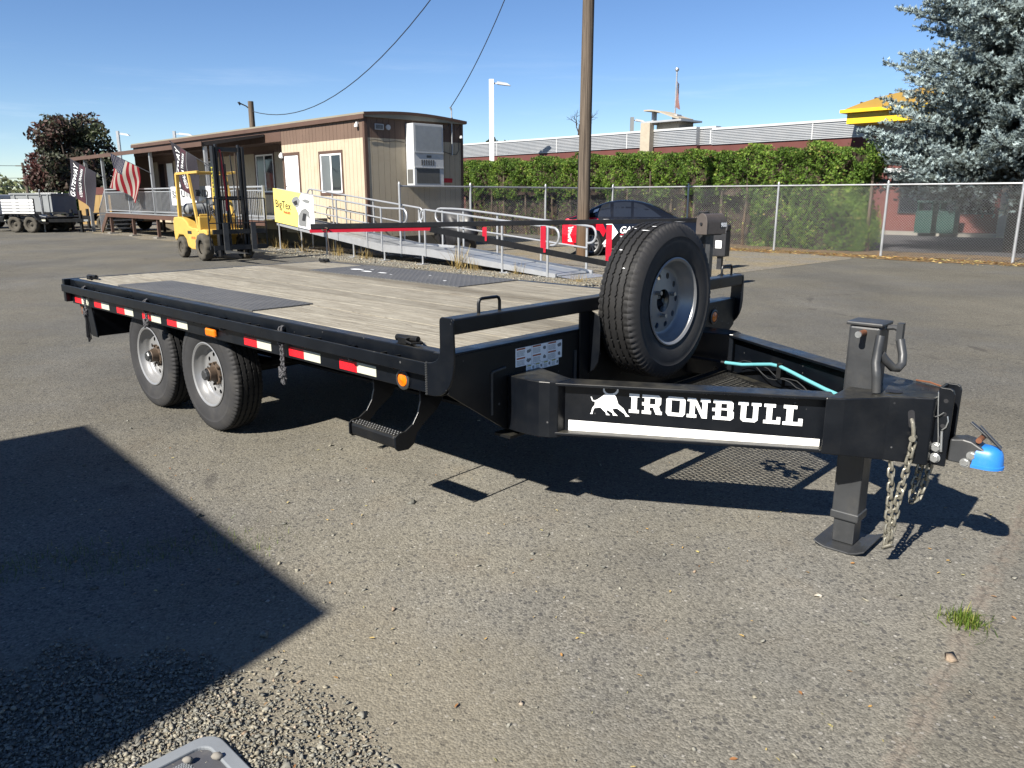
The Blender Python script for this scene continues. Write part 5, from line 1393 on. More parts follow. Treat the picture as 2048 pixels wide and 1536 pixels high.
b = MB(); b.prism(pr, lambda u, v, d: (u*1.16, d, .925+v*1.62), -.02, .50); bo = b.build('box', m_mbox, MBX, bevel=.006)
b = MB(); b.prism([(u*1.06, v*1.03) for u, v in pr], lambda u, v, d: (u*1.16, d, .923+v*1.62), -.045, -.021); b.build('door', m_mbox, bo, bevel=.006)
b = MB(); b.cyl((0,-.047,1.10),(0,-.07,1.10), .022, n=12); b.build('knob', m_wire, bo)
b = MB(); b.box(.1060,.1085,.33,.53,1.03,1.12); b.build('number_plate', m_wire, bo)
lettering('number', '900', m_decal, bo, lambda u, v: (.110, .345+.17*u, 1.037+.078*v), .04)
b = MB(); b.box(-.045,.045,.16,.25,.0,.923); b.build('post', m_steelgrey, MBX)
b = MB(); b.box(-.06,.06,.05,.45,.905,.922); b.build('bracket', m_wire, MBX)
LK = thing('drop_box', 'black lock box on a short post behind the mailbox', 'box', (4.52, 16.9, 0), -40)
b = MB(); b.box(-.16,.16,-.12,.12,.28,.82); b.prism([(-.12,.82),(.12,.82),(.12,.95),(-.04,.95)], lambda u, v, d: (d, u, v), -.16, .16); b.build('box', m_wire, LK, bevel=.02)
b = MB(); b.box(-.05,.05,-.05,.05,0,.28); b.build('post', m_wire, LK)
b = MB(); b.box(-.07,.07,-.1235,-.121,.46,.62); b.build('label_plate', m_decal, LK)
for i, (x, y, sx_) in enumerate([(3.95,14.6,.10),(4.12,14.55,.14)]):
    o = blob('rock', ['small pale rock at the foot of the mailbox post', 'larger pale tan rock at the foot of the mailbox post'][i], 'rock', (x, y, .06), (sx_, sx_*.7, .07), m_conc, 2, i+5, .12)

# ================================================================== car
CA = thing('parked_car', 'black and red wrapped sedan with white chevron parked by the fence', 'car', (2.10, 20.76, 0), -12); CA.scale = (.88, 1, 1)
m_carb = M('car_black', (.005,.0055,.007), .12, 0, .05, 2, 0, 10, .6, .03)
m_carr = M('car_red', hexc('#d9142c', 1.2), .2, 0, .05, 2)
m_carw = M('car_white_vinyl', (.80,.80,.80), .35, 0, .03, 2)
# local: x forward from the rear axle, y to the left; near side is y = 0 and the body spans y 0.0 .. 1.78
top = [(-.92,.62),(-.90,.86),(-.80,.99),(-.52,1.05),(-.30,1.10),(.10,1.30),(.45,1.41),(.85,1.455),(1.30,1.44),(1.75,1.34),(2.20,1.13),(2.55,.99),(3.05,.92),(3.45,.83),(3.62,.68),(3.65,.50)]
belt = lambda x: .92+.04*math.cos((x-1.2)*.8)
def ztop(x):
    for (a, za), (c_, zc) in zip(top[:-1], top[1:]):
        if a <= x <= c_: return za+(zc-za)*(x-a)/(c_-a)
    return .6
xs = [-.92,-.88,-.80,-.66,-.52,-.40,-.20,0,.20,.45,.70,.95,1.20,1.45,1.70,1.95,2.20,2.40,2.60,2.85,3.1,3.3,3.45,3.55,3.62,3.65]
secs = []
for x in xs:
    zt_ = ztop(x); zb_ = .20 if -.6 < x < 3.4 else .30
    bz = min(belt(x), zt_-.02); nrw = .10*max(0, (abs(x-1.35)/2.3))**3
    cab = max(0, zt_-bz)
    ins = cab*.42
    y0 = .02+nrw
    ring = [(y0+.06, zb_), (y0+.01, zb_+.10), (y0, .55), (y0+.015, bz-.06), (y0+.05, bz), (y0+.05+ins*.6, bz+cab*.62), (y0+.08+ins, bz+cab*.92), (y0+.22+ins, zt_)]
    secs.append([(x, y, z) for y, z in ring]+[(x, 1.78-y, z) for y, z in ring[::-1]])
b = MB(); m = len(secs[0]); b.add([p for s_ in secs for p in s_], [(i*m+q, i*m+(q+1) % m, (i+1)*m+(q+1) % m, (i+1)*m+q) for i in range(len(secs)-1) for q in range(m)]+[tuple(range(m)), tuple(range((len(secs)-1)*m, len(secs)*m))[::-1]])
body = b.build('body', m_carb, CA, smooth=True, ang=45)
def cy(x, z):    # near side surface
    zt_ = ztop(x); bz = min(belt(x), zt_-.02); nrw = .10*max(0, (abs(x-1.35)/2.3))**3; y0 = .02+nrw; cab = max(0, zt_-bz); ins = cab*.42
    ring = [(y0+.06, .2), (y0+.01, .3), (y0, .55), (y0+.015, bz-.06), (y0+.05, bz), (y0+.05+ins*.6, bz+cab*.62), (y0+.08+ins, bz+cab*.92), (y0+.22+ins, zt_+.001)]
    for (ya, za), (yc, zc) in zip(ring[:-1], ring[1:]):
        if za <= z <= zc: return ya+(yc-ya)*(z-za)/(zc-za+1e-9)
    return y0
def skin(poly, mat, nm, d=.004, par=None, n=6):
    """thin film following the near flank"""
    bm = bmesh.new(); vv = [bm.verts.new((u, 0, v)) for u, v in poly]; bm.faces.new(vv)
    bmesh.ops.triangulate(bm, faces=bm.faces)
    for _ in range(3): bmesh.ops.subdivide_edges(bm, edges=[e for e in bm.edges if e.calc_length() > .12], cuts=1, use_grid_fill=True)
    bmesh.ops.triangulate(bm, faces=bm.faces)
    for v_ in bm.verts: v_.co.y = cy(v_.co.x, v_.co.z)-d
    me = bpy.data.meshes.new(nm); bm.to_mesh(me); bm.free(); me.materials.append(mat); place(nm, me, par or CA)
skin([(-.90,.32),(-.40,.26),(-.38,.50),(-.26,.66),(0,.72),(.24,.66),(.36,.50),(.44,.66),(.30,.90),(.12,1.0),(-.05,.99),(-.30,1.06),(-.52,1.03),(-.80,.96),(-.90,.84)], m_carr, 'red_wrap')
skin([(.34,.96),(.52,.96),(.80,.62),(.44,.24),(.26,.24),(.60,.62)], m_carw, 'white_chevron', .006)
skin([(.14,1.26),(.30,1.33),(.52,1.37),(.56,1.02),(.20,1.02),(.02,1.08)], m_glassdark, 'rear_quarter_window', .005)
skin([(.62,1.385),(.95,1.405),(1.14,1.395),(1.16,1.02),(.64,1.02)], m_glassdark, 'rear_window', .005)
skin([(1.22,1.39),(1.50,1.33),(1.80,1.18),(2.06,1.02),(1.24,1.02)], m_glassdark, 'front_window', .005)
b = MB(); b.add([(1.80,.42,1.335),(1.80,1.36,1.335),(2.40,1.52,1.075),(2.40,.26,1.075)], [(0,1,2,3)]); b.build('windscreen', m_glassdark, CA)
def onc(x0, x1, z0, z1): return lambda u, v: (x0+(x1-x0)*u, cy(x0+(x1-x0)*u, z0+(z1-z0)*v)-.008, z0+(z1-z0)*v)
lettering('lettering', 'GATEWAY', m_carw, CA, onc(.86, 2.05, .60, .78), .02, .3)
skin([(.86,.575),(2.1,.575),(2.1,.56),(.86,.56)], m_carr, 'red_line', .006); skin([(.86,.425),(2.1,.425),(2.1,.41),(.86,.41)], m_carr, 'red_line', .006)
lettering('lettering', 'TRAILERS OF OREGON', m_carw, CA, onc(.86, 2.1, .455, .535), .008)
lettering('lettering', 'GATEWAY', m_carw, CA, lambda u, v: (-.72+.22*v, cy(-.7, .5)-.01, .36+.42*u), .04, .2)
b = MB(); pass; skin([(.02,1.12),(.16,1.16),(.20,1.24),(.06,1.20)], m_carw, 'paper_sticker', .012)
CT = simple_tyre(.325, .22, .225, m_rubber, 0); b = MB(); b.lathe([(.23,-.1),(.23,.10),(.21,.09),(.20,.06)], lambda a, c_, x: (a, c_, x), 32)
for i in range(10):
    t = 2*math.pi*i/10; b.bar((.03*math.cos(t), .03*math.sin(t), .085), (.21*math.cos(t+.08), .21*math.sin(t+.08), .075), .045, .02, (0,0,1))
b.cyl((0,0,.06),(0,0,.095), .05, n=12); CR = b.mesh('wheel', m_silver)
for x in (0, 2.70):
    for y, rr_ in ((.10, 90), (1.68, -90)):
        b = MB(); s_ = -1 if y < 1 else 1
        w_ = place('wheel', CR, CA, loc=(x, y-.0, .325), rot=(R(rr_), 0, 0)); place('tyre', CT, w_)
        b.cyl((x, y+s_*.06, .33), (x, y-s_*.30, .33), .375, n=28); b.build('wheel_well', m_wire, CA)

# ================================================================== utility poles, lamps and cables
m_polew = M('pole_timber', hexc('#6b5746', .85), .9, 0, .25, 1.2, .5, 22)
kp = NT('pole_grain'); P = kp.tc.outputs['Object']
gr = kp.noise(kp.mapping(P, (16, 16, .35)), 2.2, 7, .65); c = kp.mix(kp.ramp(gr, .3, .7), hexc('#544a42', .95), hexc('#85786a', 1.05))
sz = kp.n('SeparateXYZ'); kp.link(P, sz.inputs[0]); c = kp.mix(kp.ramp(sz.outputs[2], 1.6, .3, 0, .6), c, hexc('#7a5a3a', .9))
crk = kp.noise(kp.mapping(P, (22, 22, .22)), 2.6, 3, .5); c = kp.mix(kp.ramp(crk, .61, .65, 0, .8), c, (.03,.025,.02))
kp.bump(gr, .6, .02); m_polew = kp.set(c, .9, 0, .2)
UP = thing('utility_pole', 'tall weathered timber utility pole beside the parked car', 'pole', (1.86, 20.6, 0), 0)
b = MB(); b.tube([(0,0,0),(.01,0,3),(.02,0,6),(.05,0,12.5)], [.165,.155,.145,.125], 20); b.build('shaft', m_polew, UP, smooth=True, ang=60)
b = MB(); b.box(-1.2,1.2,-.06,.06,11.4,11.55); b.build('crossarm', m_polew, UP)
b = MB(); b.cyl((-.165,-.03,0),(-.145,-.03,2.6), .012, n=6); b.build('ground_wire', m_wire, UP)
U2 = thing('utility_pole', 'short brown timber pole with lamp arm rising behind the office roof', 'pole', (-11.55, 36.0, 0), 0)
b = MB(); b.cyl((0,0,0),(0,0,5.62), .15, .12, n=14); b.build('shaft', m_polew, U2, smooth=True, ang=60)
b = MB(); b.tube([(0,0,5.25),(-.2,-.05,5.42),(-.42,-.1,5.52)], .03, 6); b.cyl((-.42,-.1,5.55),(-.5,-.12,5.5), .06, .09, n=10); b.build('lamp_arm', m_wire, U2)
def span(name, label, a, c_, sag, r_=.012, group=None):
    b = MB(); A, C_ = Vector(a), Vector(c_)
    b.tube([A+(C_-A)*t-Vector((0,0,sag*4*t*(1-t))) for t in [i/24 for i in range(25)]], r_, 5); o = b.build(name, m_wire); return tag(o, label, 'cable', group)
mast_top = BW(OE+.06, OV+3.08, 4.18)
span('power_cable', 'thin overhead cable rising from the office mast to the right', mast_top, (1.9, 20.6, 11.9), .85, .013)
span('power_cable', 'long sagging overhead cable from the short pole to the tall pole', (-11.5, 35.9, 5.2), (1.7, 20.6, 11.6), 2.6, .016)
def street_lamp(label, loc, h, arm, mat=m_white, sz_=.10, rz_=0):
    o = thing('street_lamp', label, 'lamp post', loc, rz_, 'lamp posts behind the office')
    b = MB(); b.box(-sz_, sz_, -sz_, sz_, .0, h); b.build('pole', mat, o)
    b = MB(); b.box(-sz_*2.2, sz_*2.2, -sz_*2.2, sz_*2.2, 0, .75); b.build('base', m_conc, o)
    b = MB(); b.bar((0,0,h-.22),(arm*.35,0,h-.20), .07, .07); b.add([(arm*.3,-.16,h-.26),(arm,-.14,h-.34),(arm,.14,h-.34),(arm*.3,.16,h-.26),(arm*.3,-.16,h-.12),(arm*.8,-.12,h-.20),(arm*.8,.12,h-.20),(arm*.3,.16,h-.12)], [(0,3,2,1),(4,5,6,7),(0,1,5,4),(1,2,6,5),(2,3,7,6),(3,0,4,7)]); b.build('luminaire', m_pvc, o)
    return o
street_lamp('tall white square lamp post between office and timber pole', BW(-33.25, 30), 7.75, 1.05, m_white, .13, 0)
street_lamp('thin lamp post far left behind the porch roof', (-29.3, 60, 0), 6.25, .9, m_galv, .09)
street_lamp('thin lamp post head peeping over the office roof', (-25.1, 60, 0), 6.25, 1.4, m_galv, .09)
street_lamp('small dark lamp post behind the store parapet', (8.3, 56, 0), 6.85, .9, m_blind, .12)

# ================================================================== chain link fence
m_mesh = M('mesh_wire_zinc', (.21,.22,.225), .5, .4, .1, 5)
def chainlink(label, e0, v0, along, length, h=1.86, posts=None, toprail=True, step=.068):
    o = thing('chain_link_fence', label, 'fence', BW(e0, v0), BYAW+(0 if along == 'e' else 90), 'chain link fences of the yard')
    posts = posts or [i*3.05 for i in range(int(length/3.05)+1)]
    for x in posts:
        b = MB(); b.cyl((x,0,0),(x,0,h+.04), .033, n=10); b.cyl((x,0,h+.04),(x,0,h+.09), .036, .012, n=10); b.build('post', m_galv, o, smooth=True)
    if toprail:
        b = MB(); b.cyl((0,0,h-.02),(length,0,h-.02), .022, n=8); b.build('top_rail', m_galv, o, smooth=True)
    b = MB(); w_ = .0034
    n0 = int(-h/step)-1; n1 = int(length/step)+1
    V = []; F = []
    for i in range(n0, n1):
        for sg in (1, -1):
            x0 = i*step; x1 = x0+h
            if sg < 0: pa, pb = (x0+h, .02), (x0, h)
            else: pa, pb = (x0, .02), (x0+h, h)
            # clip in x
            (xa, za), (xb, zb) = pa, pb
            def clip(x): return za+(zb-za)*(x-xa)/(xb-xa)
            lo, hi = min(xa, xb), max(xa, xb)
            cl, ch_ = max(lo, 0), min(hi, length)
            if ch_-cl < .02: continue
            q0, q1 = (cl, clip(cl)), (ch_, clip(ch_)); y = .030+.002*sg
            o_i = len(V); V += [(q0[0]-w_*.7,y-w_,q0[1]),(q0[0]+w_*.7,y-w_,q0[1]),(q0[0],y+w_,q0[1]),(q1[0]-w_*.7,y-w_,q1[1]),(q1[0]+w_*.7,y-w_,q1[1]),(q1[0],y+w_,q1[1])]
            F += [(o_i,o_i+1,o_i+4,o_i+3),(o_i+1,o_i+2,o_i+5,o_i+4),(o_i+2,o_i,o_i+3,o_i+5)]
    for i in range(int(length/step)):   # twisted barbs along the top
        x = i*step; o_i = len(V); V += [(x-w_,.03,h),(x+w_,.03,h),(x+.008,.03,h+.035)]; F += [(o_i,o_i+1,o_i+2,o_i+2)]
    me = bpy.data.meshes.new('mesh_wire'); me.from_pydata(V, [], [f if f[2] != f[-1] else f[:3] for f in F]); me.materials.append(m_mesh); place('mesh_wire', me, o, kind='stuff')
    return o
chainlink('galvanised chain link fence along the tall green hedge', -17.4, 21.3, 'e', 24.4)
chainlink('chain link fence running back from beside the office end', -16.8, 11.95, 'v', 9.2, 1.82, [0, 2.4, 5.4, 8.6])

# ================================================================== hedge (arborvitae)
m_hedge = tint_mat('hedge_foliage', [(0, hexc('#3d5520', 1.0)), (.45, hexc('#648630', 1.3)), (.8, hexc('#8fa946', 1.4)), (1, hexc('#b0a862', 1.4))], .6, .3, .3)
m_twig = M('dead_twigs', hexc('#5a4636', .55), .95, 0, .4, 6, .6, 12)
HG = thing('hedge', 'tall clipped arborvitae hedge behind the chain link fence', 'hedge', BW(-27.5, 22.2), BYAW)
rng = np.random.default_rng(42)
HL = 18.15
def hedge_front(x, z):
    b_ = .24*np.abs(np.sin(x*2.6+.6*np.sin(x*.7)))+.14*np.sin(x*5.3+z*2.4)+.12*np.sin(z*4.7+x*1.9)+.17*np.sin(x*14+2*np.sin(z*5))*np.sin(z*12+2*np.sin(x*4))
    return .40-b_*.8
def hedge_top(x): return 2.90+.08*np.sin(x*2.7)+.10*np.sin(x*6.1+1)+.05*np.sin(x*13)
N = 110000
X = rng.uniform(0, HL, N); U = rng.uniform(0, 1, N)
ht = hedge_top(X)-np.clip((X-(HL-1.3))/1.3, 0, 1)**2*.55; Z = ht*U
lay = rng.exponential(.09, N)
Y = hedge_front(X, Z)+lay
# clipped high on the left where only bare stems remain below
sparse = (X < 14.6) & (Z < 1.62+.22*np.sin(X*3.3)+.12*np.sin(X*8.1))
gap = (np.sin(X*4.3+1.1)*np.sin(Z*3.9+X*1.7)+.6*np.sin(X*9.1-Z*6.3) > .95) & (lay < .2)
drop = (sparse & (rng.uniform(0, 1, N) < .93)) | (gap & (rng.uniform(0, 1, N) < .8))
topm = rng.uniform(0, 1, N) < .20
Z = np.where(topm, ht-rng.exponential(.05, N), Z); Y = np.where(topm, rng.uniform(.2, 1.5, N), Y)
endm = (~topm) & (rng.uniform(0, 1, N) < .10); X = np.where(endm, HL-rng.exponential(.12, N)+.18*np.sin(Z*3)+.12*np.cos(Y*6), X); Y = np.where(endm, rng.uniform(.2, 1.5, N), Y)
kp = ~drop | endm | topm
X, Y, Z = X[kp], Y[kp], Z[kp]; n = len(X)
# a spray: a fan of pointed scales
SP_V = []; SP_F = []
for a in (-.9, -.45, 0, .45, .9):
    o_i = len(SP_V); ca, sa = math.cos(a), math.sin(a); r_ = 1.0-.22*abs(a)
    SP_V += [(0,0,0), (.085*ca+r_*.5*sa, .05, r_*.5*ca-.085*sa), (r_*sa, .16*abs(a), r_*ca), (-.085*ca+r_*.5*sa, -.05, r_*.5*ca+.085*sa)]
    SP_F += [(o_i, o_i+1, o_i+2), (o_i, o_i+2, o_i+3)]
V, F = scatter(SP_V, SP_F, np.stack([X, Y, Z], 1), rotmats(n, rng, .8), rng.uniform(.035, .085, n))
cl = .5+.28*np.sin(X*3.1+Z*2.2)+.22*np.sin(X*7.7-Z*5.1)
tint = np.clip(.22+.36*cl+rng.normal(0, .17, n)+np.where(rng.uniform(0,1,n) < .03, .5, 0), 0, 1)
place('foliage', np_mesh('foliage', V, F, m_hedge, attr=np.repeat(tint, len(SP_F))), HG, kind='stuff')
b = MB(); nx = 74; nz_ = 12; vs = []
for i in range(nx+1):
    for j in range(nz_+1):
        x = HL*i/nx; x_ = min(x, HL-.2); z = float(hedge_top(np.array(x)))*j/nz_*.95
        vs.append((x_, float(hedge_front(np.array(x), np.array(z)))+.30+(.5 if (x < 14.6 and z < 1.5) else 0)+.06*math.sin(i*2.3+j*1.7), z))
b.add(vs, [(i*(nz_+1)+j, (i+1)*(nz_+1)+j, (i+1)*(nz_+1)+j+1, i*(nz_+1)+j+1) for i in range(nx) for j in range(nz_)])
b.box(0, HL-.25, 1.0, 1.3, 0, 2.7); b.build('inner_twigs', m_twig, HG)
TK = MB().tube([(0,0,0),(.03,.02,.6),(-.02,.05,1.3),(.02,.04,2.4)], [.06,.05,.045,.03], 7).mesh('stem', m_polew)
for i in range(20): place('stem', TK, HG, loc=(.4+i*.93+random.uniform(-.2,.2), .55+random.uniform(-.1,.15), 0), rot=(0,0,random.uniform(0,6)))
b = MB()
for i in range(900):
    x = random.uniform(0, 14.6); z = random.uniform(.3, 1.8); y = random.uniform(.25, .7); b.bar((x,y,z),(x+random.gauss(0,.18),y-random.uniform(0,.3),z+random.uniform(-.25,.2)), .008, .008)
b.build('bare_twigs', m_twig, HG, kind='stuff')
# ================================================================== store across the lot
SE, SV = -15.5, 34.5
ST = thing('store_building', 'long maroon store with ribbed grey metal parapet and yellow arched canopy', 'building', BW(SE, SV), BYAW)
m_maroon = M('maroon_render', hexc('#75403a', .9), .85, 0, .10, .8, .15, 25)
m_metal = M('ribbed_metal', (.34,.35,.362), .45, .3, .06, 1)
m_yel = M('yellow_canopy', hexc('#f7cf20', 1.15), .45, 0, .04, 1)
m_yeld = M('ochre_roof', hexc('#c09a3a', .85), .55, 0, .06, 1)
m_stonew = M('pale_stone', hexc('#cfc3ae', .9), .85, 0, .12, 4, .3, 20)
def sbox(x0, x1, y0, y1, z0, z1, mat, nm, par=ST, bevel=0): return MB().box(x0, x1, y0, y1, z0, z1).build(nm, mat, par, bevel=bevel)
segs = [(-45, -7.4, 0.0, 4.05, 4.92), (-7.4, -6.5, .33, 4.05, 4.92), (-6.5, 16, 0.0, 4.0, 4.80)]
for x0, x1, y0, zm, zt_ in segs:
    sbox(x0, x1, y0, y0+.4, 0, zm, m_maroon, 'wall')
    b = MB(); b.box(x0, x1, y0-.02, y0+.35, zm, zt_-.10)
    nr = 9
    for i in range(nr):
        z = zm+.02+(zt_-.14-zm)*i/nr; b.box(x0, x1, y0-.075, y0-.021, z, z+(zt_-.14-zm)/nr*.55)
    b.build('metal_parapet', m_metal, ST)
    sbox(x0, x1, y0-.10, y0+.40, zt_-.10, zt_, m_pvc, 'coping')
x = -43
while x < 4:
    sbox(x, x+.05, -.085, -.076 if x < 0 else -.0761, 4.05 if x < -6.5 else 4.0, 4.8 if x < -7 else 4.7, m_pvc, 'seam'); x += 5.2
sbox(-10.6, -10.0, -.45, -.09, 0, 5.25, m_stonew, 'stone_pier'); sbox(-10.7, -8.2, -.30, 1.6, 5.25, 5.34, m_metal, 'pier_cap'); sbox(-9.98, -8.6, .1, 1.4, 4.93, 5.249, m_stonew, 'pier_base')
b = MB(); ac_ = [(-10.55+i*.245, 5.80+.16*math.sin(math.pi*(i+2.2)/8.2)-.028*i) for i in range(10)]
b.prism(ac_+[(p[0], p[1]-.07) for p in ac_[::-1]], lambda u, v, d: (u, d, v), -.3, 1.0); b.build('curved_sign_arch', m_stonew, ST)
sbox(-9.1, -8.8, .2, .6, 5.341, 5.62, m_metal, 'arch_strut'); sbox(-10.4, -10.28, .2, .5, 5.341, 5.82, m_metal, 'arch_strut')
# yellow canopy
b = MB(); cn = [(0,4.42),(0,5.0),(-.25,5.02),(-.25,5.14)]
arch = [(.60,4.99)]+[(.72+i*.55, 5.0+.60*math.sin(math.pi*(i+.2)/13)**.8) for i in range(13)]+[(8.0,4.99)]
b.prism(arch, lambda u, v, d: (u, d, v), -1.5, .8); b.build('arched_roof', m_yeld, ST)
b = MB(); 
for i in range(1, 13):
    p = arch[i+1]; b.bar((p[0], -1.5, p[1]+.02), (p[0], .8, p[1]+.02), .05, .06)
b.build('roof_seams', m_brownd, ST)
sbox(.55, 8.05, -1.75, .6, 4.86, 4.989, m_yel, 'canopy_edge'); sbox(.76, 7.8, -1.5, -.11, 4.44, 4.859, m_yel, 'canopy_band')
# lower storefront
sbox(1.9, 8.6, -.14, -.0, 2.50, 2.68, m_pvc, 'sill_band')
w_ = sbox(2.65, 6.2, -.05, .05, .86, 2.46, m_glassdark, 'store_window'); b = MB(); [b.box(x_, x_+.06, -.07, -.051, .86, 2.46) for x_ in (2.65, 4.4, 6.14)]; b.box(2.65, 6.2, -.072, -.052, 2.40, 2.46); b.box(2.65, 6.2, -.072, -.052, .86, .92); b.build('mullion', m_wire, w_)
pr_ = MB(); pr_.box(6.65, 7.95, -.9, -.2, 0, 4.4); pier = pr_.build('stone_pier', m_stonew, ST)
rg = random.Random(4); bm_ = [MB().box(0, l_, 0, .05, 0, .155).mesh('stone', m_stonew) for l_ in (.28, .39, .52)]
z = .02; row = 0
while z < 3.0:
    x = 6.65
    while x < 7.85:
        i = rg.randrange(3); l_ = (.28,.39,.52)[i]
        if x+l_ > 7.97: i = 0; l_ = .28
        place('stone', bm_[i], pier, loc=(x, -.95-rg.uniform(0,.03), z), bevel=.012); x += l_+.015
    y = -.88
    while y < -.25:
        place('stone', bm_[0], pier, loc=(6.60, y+.28, z), rot=(0,0,R(-90)), bevel=.012); y += .295
    z += .17
sbox(-45, 16, -.95, -.101, .007, .14, m_conc, 'sidewalk')
for i, (x, lb) in enumerate(((4.25, 'left green litter bin below the dark store window'), (5.05, 'right green litter bin below the dark store window'))):
    o = thing('litter_bin', lb, 'bin', BW(SE+x, SV-1.35), BYAW, 'green bins by the store')
    m_bin = M('bin_green', hexc('#1f4a42', .8), .5, 0, .1, 4)
    b = MB(); b.box(-.30,.30,-.30,.30,.15,1.0); b.box(-.31,.31,-.31,-.301,.25,.9); b.build('bin_body', m_bin, o, bevel=.03)
    b = MB(); [b.box(x_, x_+.05, -.28, .28, 1.0, 1.3) for x_ in (-.28, .23)]; b.box(-.32,.32,-.32,.32,1.3,1.38); b.build('bin_hood', m_bin, o, bevel=.02)
FP = thing('flagpole', 'tall flagpole with a limp flag behind the stone pier', 'flagpole', BW(SE-10.2, SV+2.0), BYAW)
b = MB(); b.cyl((0,0,0),(0,0,8.0), .06, .04, n=10); b.lathe([(.001,-.11),(.08,-.08),(.11,0),(.08,.08),(.001,.11)], lambda a, c_, x: (a, c_, 8.1+x), 12); b.build('pole', m_galv, FP, smooth=True)
b = MB(); vs = []; 
for j in range(13):
    for i in range(5): vs.append((.05+.05*i*(.5+.05*j), .05*math.sin(i*2+j*.5), 7.5-j*.11-.03*i))
b.add(vs, [(j*5+i, j*5+i+1, (j+1)*5+i+1, (j+1)*5+i) for j in range(12) for i in range(4)]); fl = b.build('limp_flag', m_usflag, FP, smooth=True, ang=0)
ul = fl.data.uv_layers.new(name='UVMap')
for p_ in fl.data.polygons:
    for li in p_.loop_indices:
        vi = fl.data.loops[li].vertex_index; ul.data[li].uv = (vi//5/12, (vi % 5)/4)

# ================================================================== blue spruce
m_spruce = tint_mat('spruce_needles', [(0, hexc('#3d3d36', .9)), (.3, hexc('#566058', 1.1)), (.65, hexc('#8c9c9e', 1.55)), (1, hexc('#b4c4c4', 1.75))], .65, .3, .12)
m_bark = M('bark', hexc('#4a3d33', .7), .95, 0, .3, 4, .5, 14)
SPX, SPY = 14.1, 21.9
SPR = thing('spruce_tree', 'large blue spruce leaning over the fence at the right', 'tree', (SPX, SPY, 0), 0)
rng = np.random.default_rng(77)
BR = []; tips = []; dirs = []; lens = []; tn = []
b = MB(); b.tube([(0,0,0),(.03,0,5),(.0,.05,12),(0,0,19.2)], [.30,.24,.13,.03], 14); b.build('trunk', m_bark, SPR, smooth=True, ang=60)
bb = MB()
z = 2.35
while z < 18.6:
    Lz = 4.55*(1-(z-1.5)/17.6)**.85; nbr = 10 if z < 8.5 else 5
    for q in range(nbr):
        az = 2*math.pi*q/nbr+z*2.4+random.uniform(-.3,.3); L = Lz*random.uniform(.72, 1.12)
        d = Vector((math.cos(az), math.sin(az), 0)); pts = []
        for i in range(9):
            f = i/8; pts.append(d*(L*f)+Vector((0,0, z-.55*L*.22*math.sin(f*2.2)+.20*L*.3*f*f*f)))
        bb.tube([tuple(p) for p in pts], [.045*(1-.85*i/8)*(L/4+.3) for i in range(9)], 5)
        ns = int(L/.075)
        for i in range(ns):
            f = .14+.86*(i+random.random())/ns; k_ = min(7, int(f*8)); p = pts[k_]+(pts[k_+1]-pts[k_])*(f*8-k_)
            fw_ = (pts[k_+1]-pts[k_]).normalized()
            sidev = d.cross(Vector((0,0,1)))
            reach = .70*(1-f)**.6*L*.36+.14
            for sg in (-1, 1):
                u = (fw_*random.uniform(.35,.8)+sidev*sg*random.uniform(.7,1.1)+Vector((0,0,random.uniform(-.35,.35)))).normalized()
                m_ = max(1, int(reach/.125))
                for h_ in range(m_):
                    a0 = p+u*(h_*.125)+Vector((0,0,-.035*h_*h_*.3)); uu = (u+Vector((random.gauss(0,.5),random.gauss(0,.5),random.gauss(.30,.4)))).normalized()
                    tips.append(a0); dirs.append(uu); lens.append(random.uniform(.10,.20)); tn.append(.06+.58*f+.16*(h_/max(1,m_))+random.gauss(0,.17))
    z += random.uniform(.24, .33)*(1 if z < 8.5 else 2.2)
bb.build('limbs', m_bark, SPR, smooth=True, ang=0, kind='stuff')
pos = np.array([tuple(t) for t in tips]); dr_ = np.array([tuple(t) for t in dirs]); n = len(pos)
ref = np.where(np.abs(dr_[:, 2:3]) < .9, np.array([[0,0,1.]]), np.array([[1.,0,0]]))
ax = np.cross(ref, dr_); ax /= np.linalg.norm(ax, axis=1)[:, None]; ay = np.cross(dr_, ax)
rot = np.stack([ax, ay, dr_], 2)
NV = []; NF = []
for i in range(12):
    a = i*2.4; f = .02+.90*i/12; ca, sa = math.cos(a), math.sin(a); o_i = len(NV); w_ = .105
    NV += [(-sa*w_, ca*w_, f-.04), (sa*w_, -ca*w_, f-.04), (ca*.30, sa*.30, f+.16)]; NF.append((o_i, o_i+1, o_i+2))
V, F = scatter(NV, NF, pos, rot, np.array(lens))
place('needles', np_mesh('needles', V, F, m_spruce, attr=np.repeat(np.clip(np.array(tn), 0, 1), len(NF))), SPR, kind='stuff')

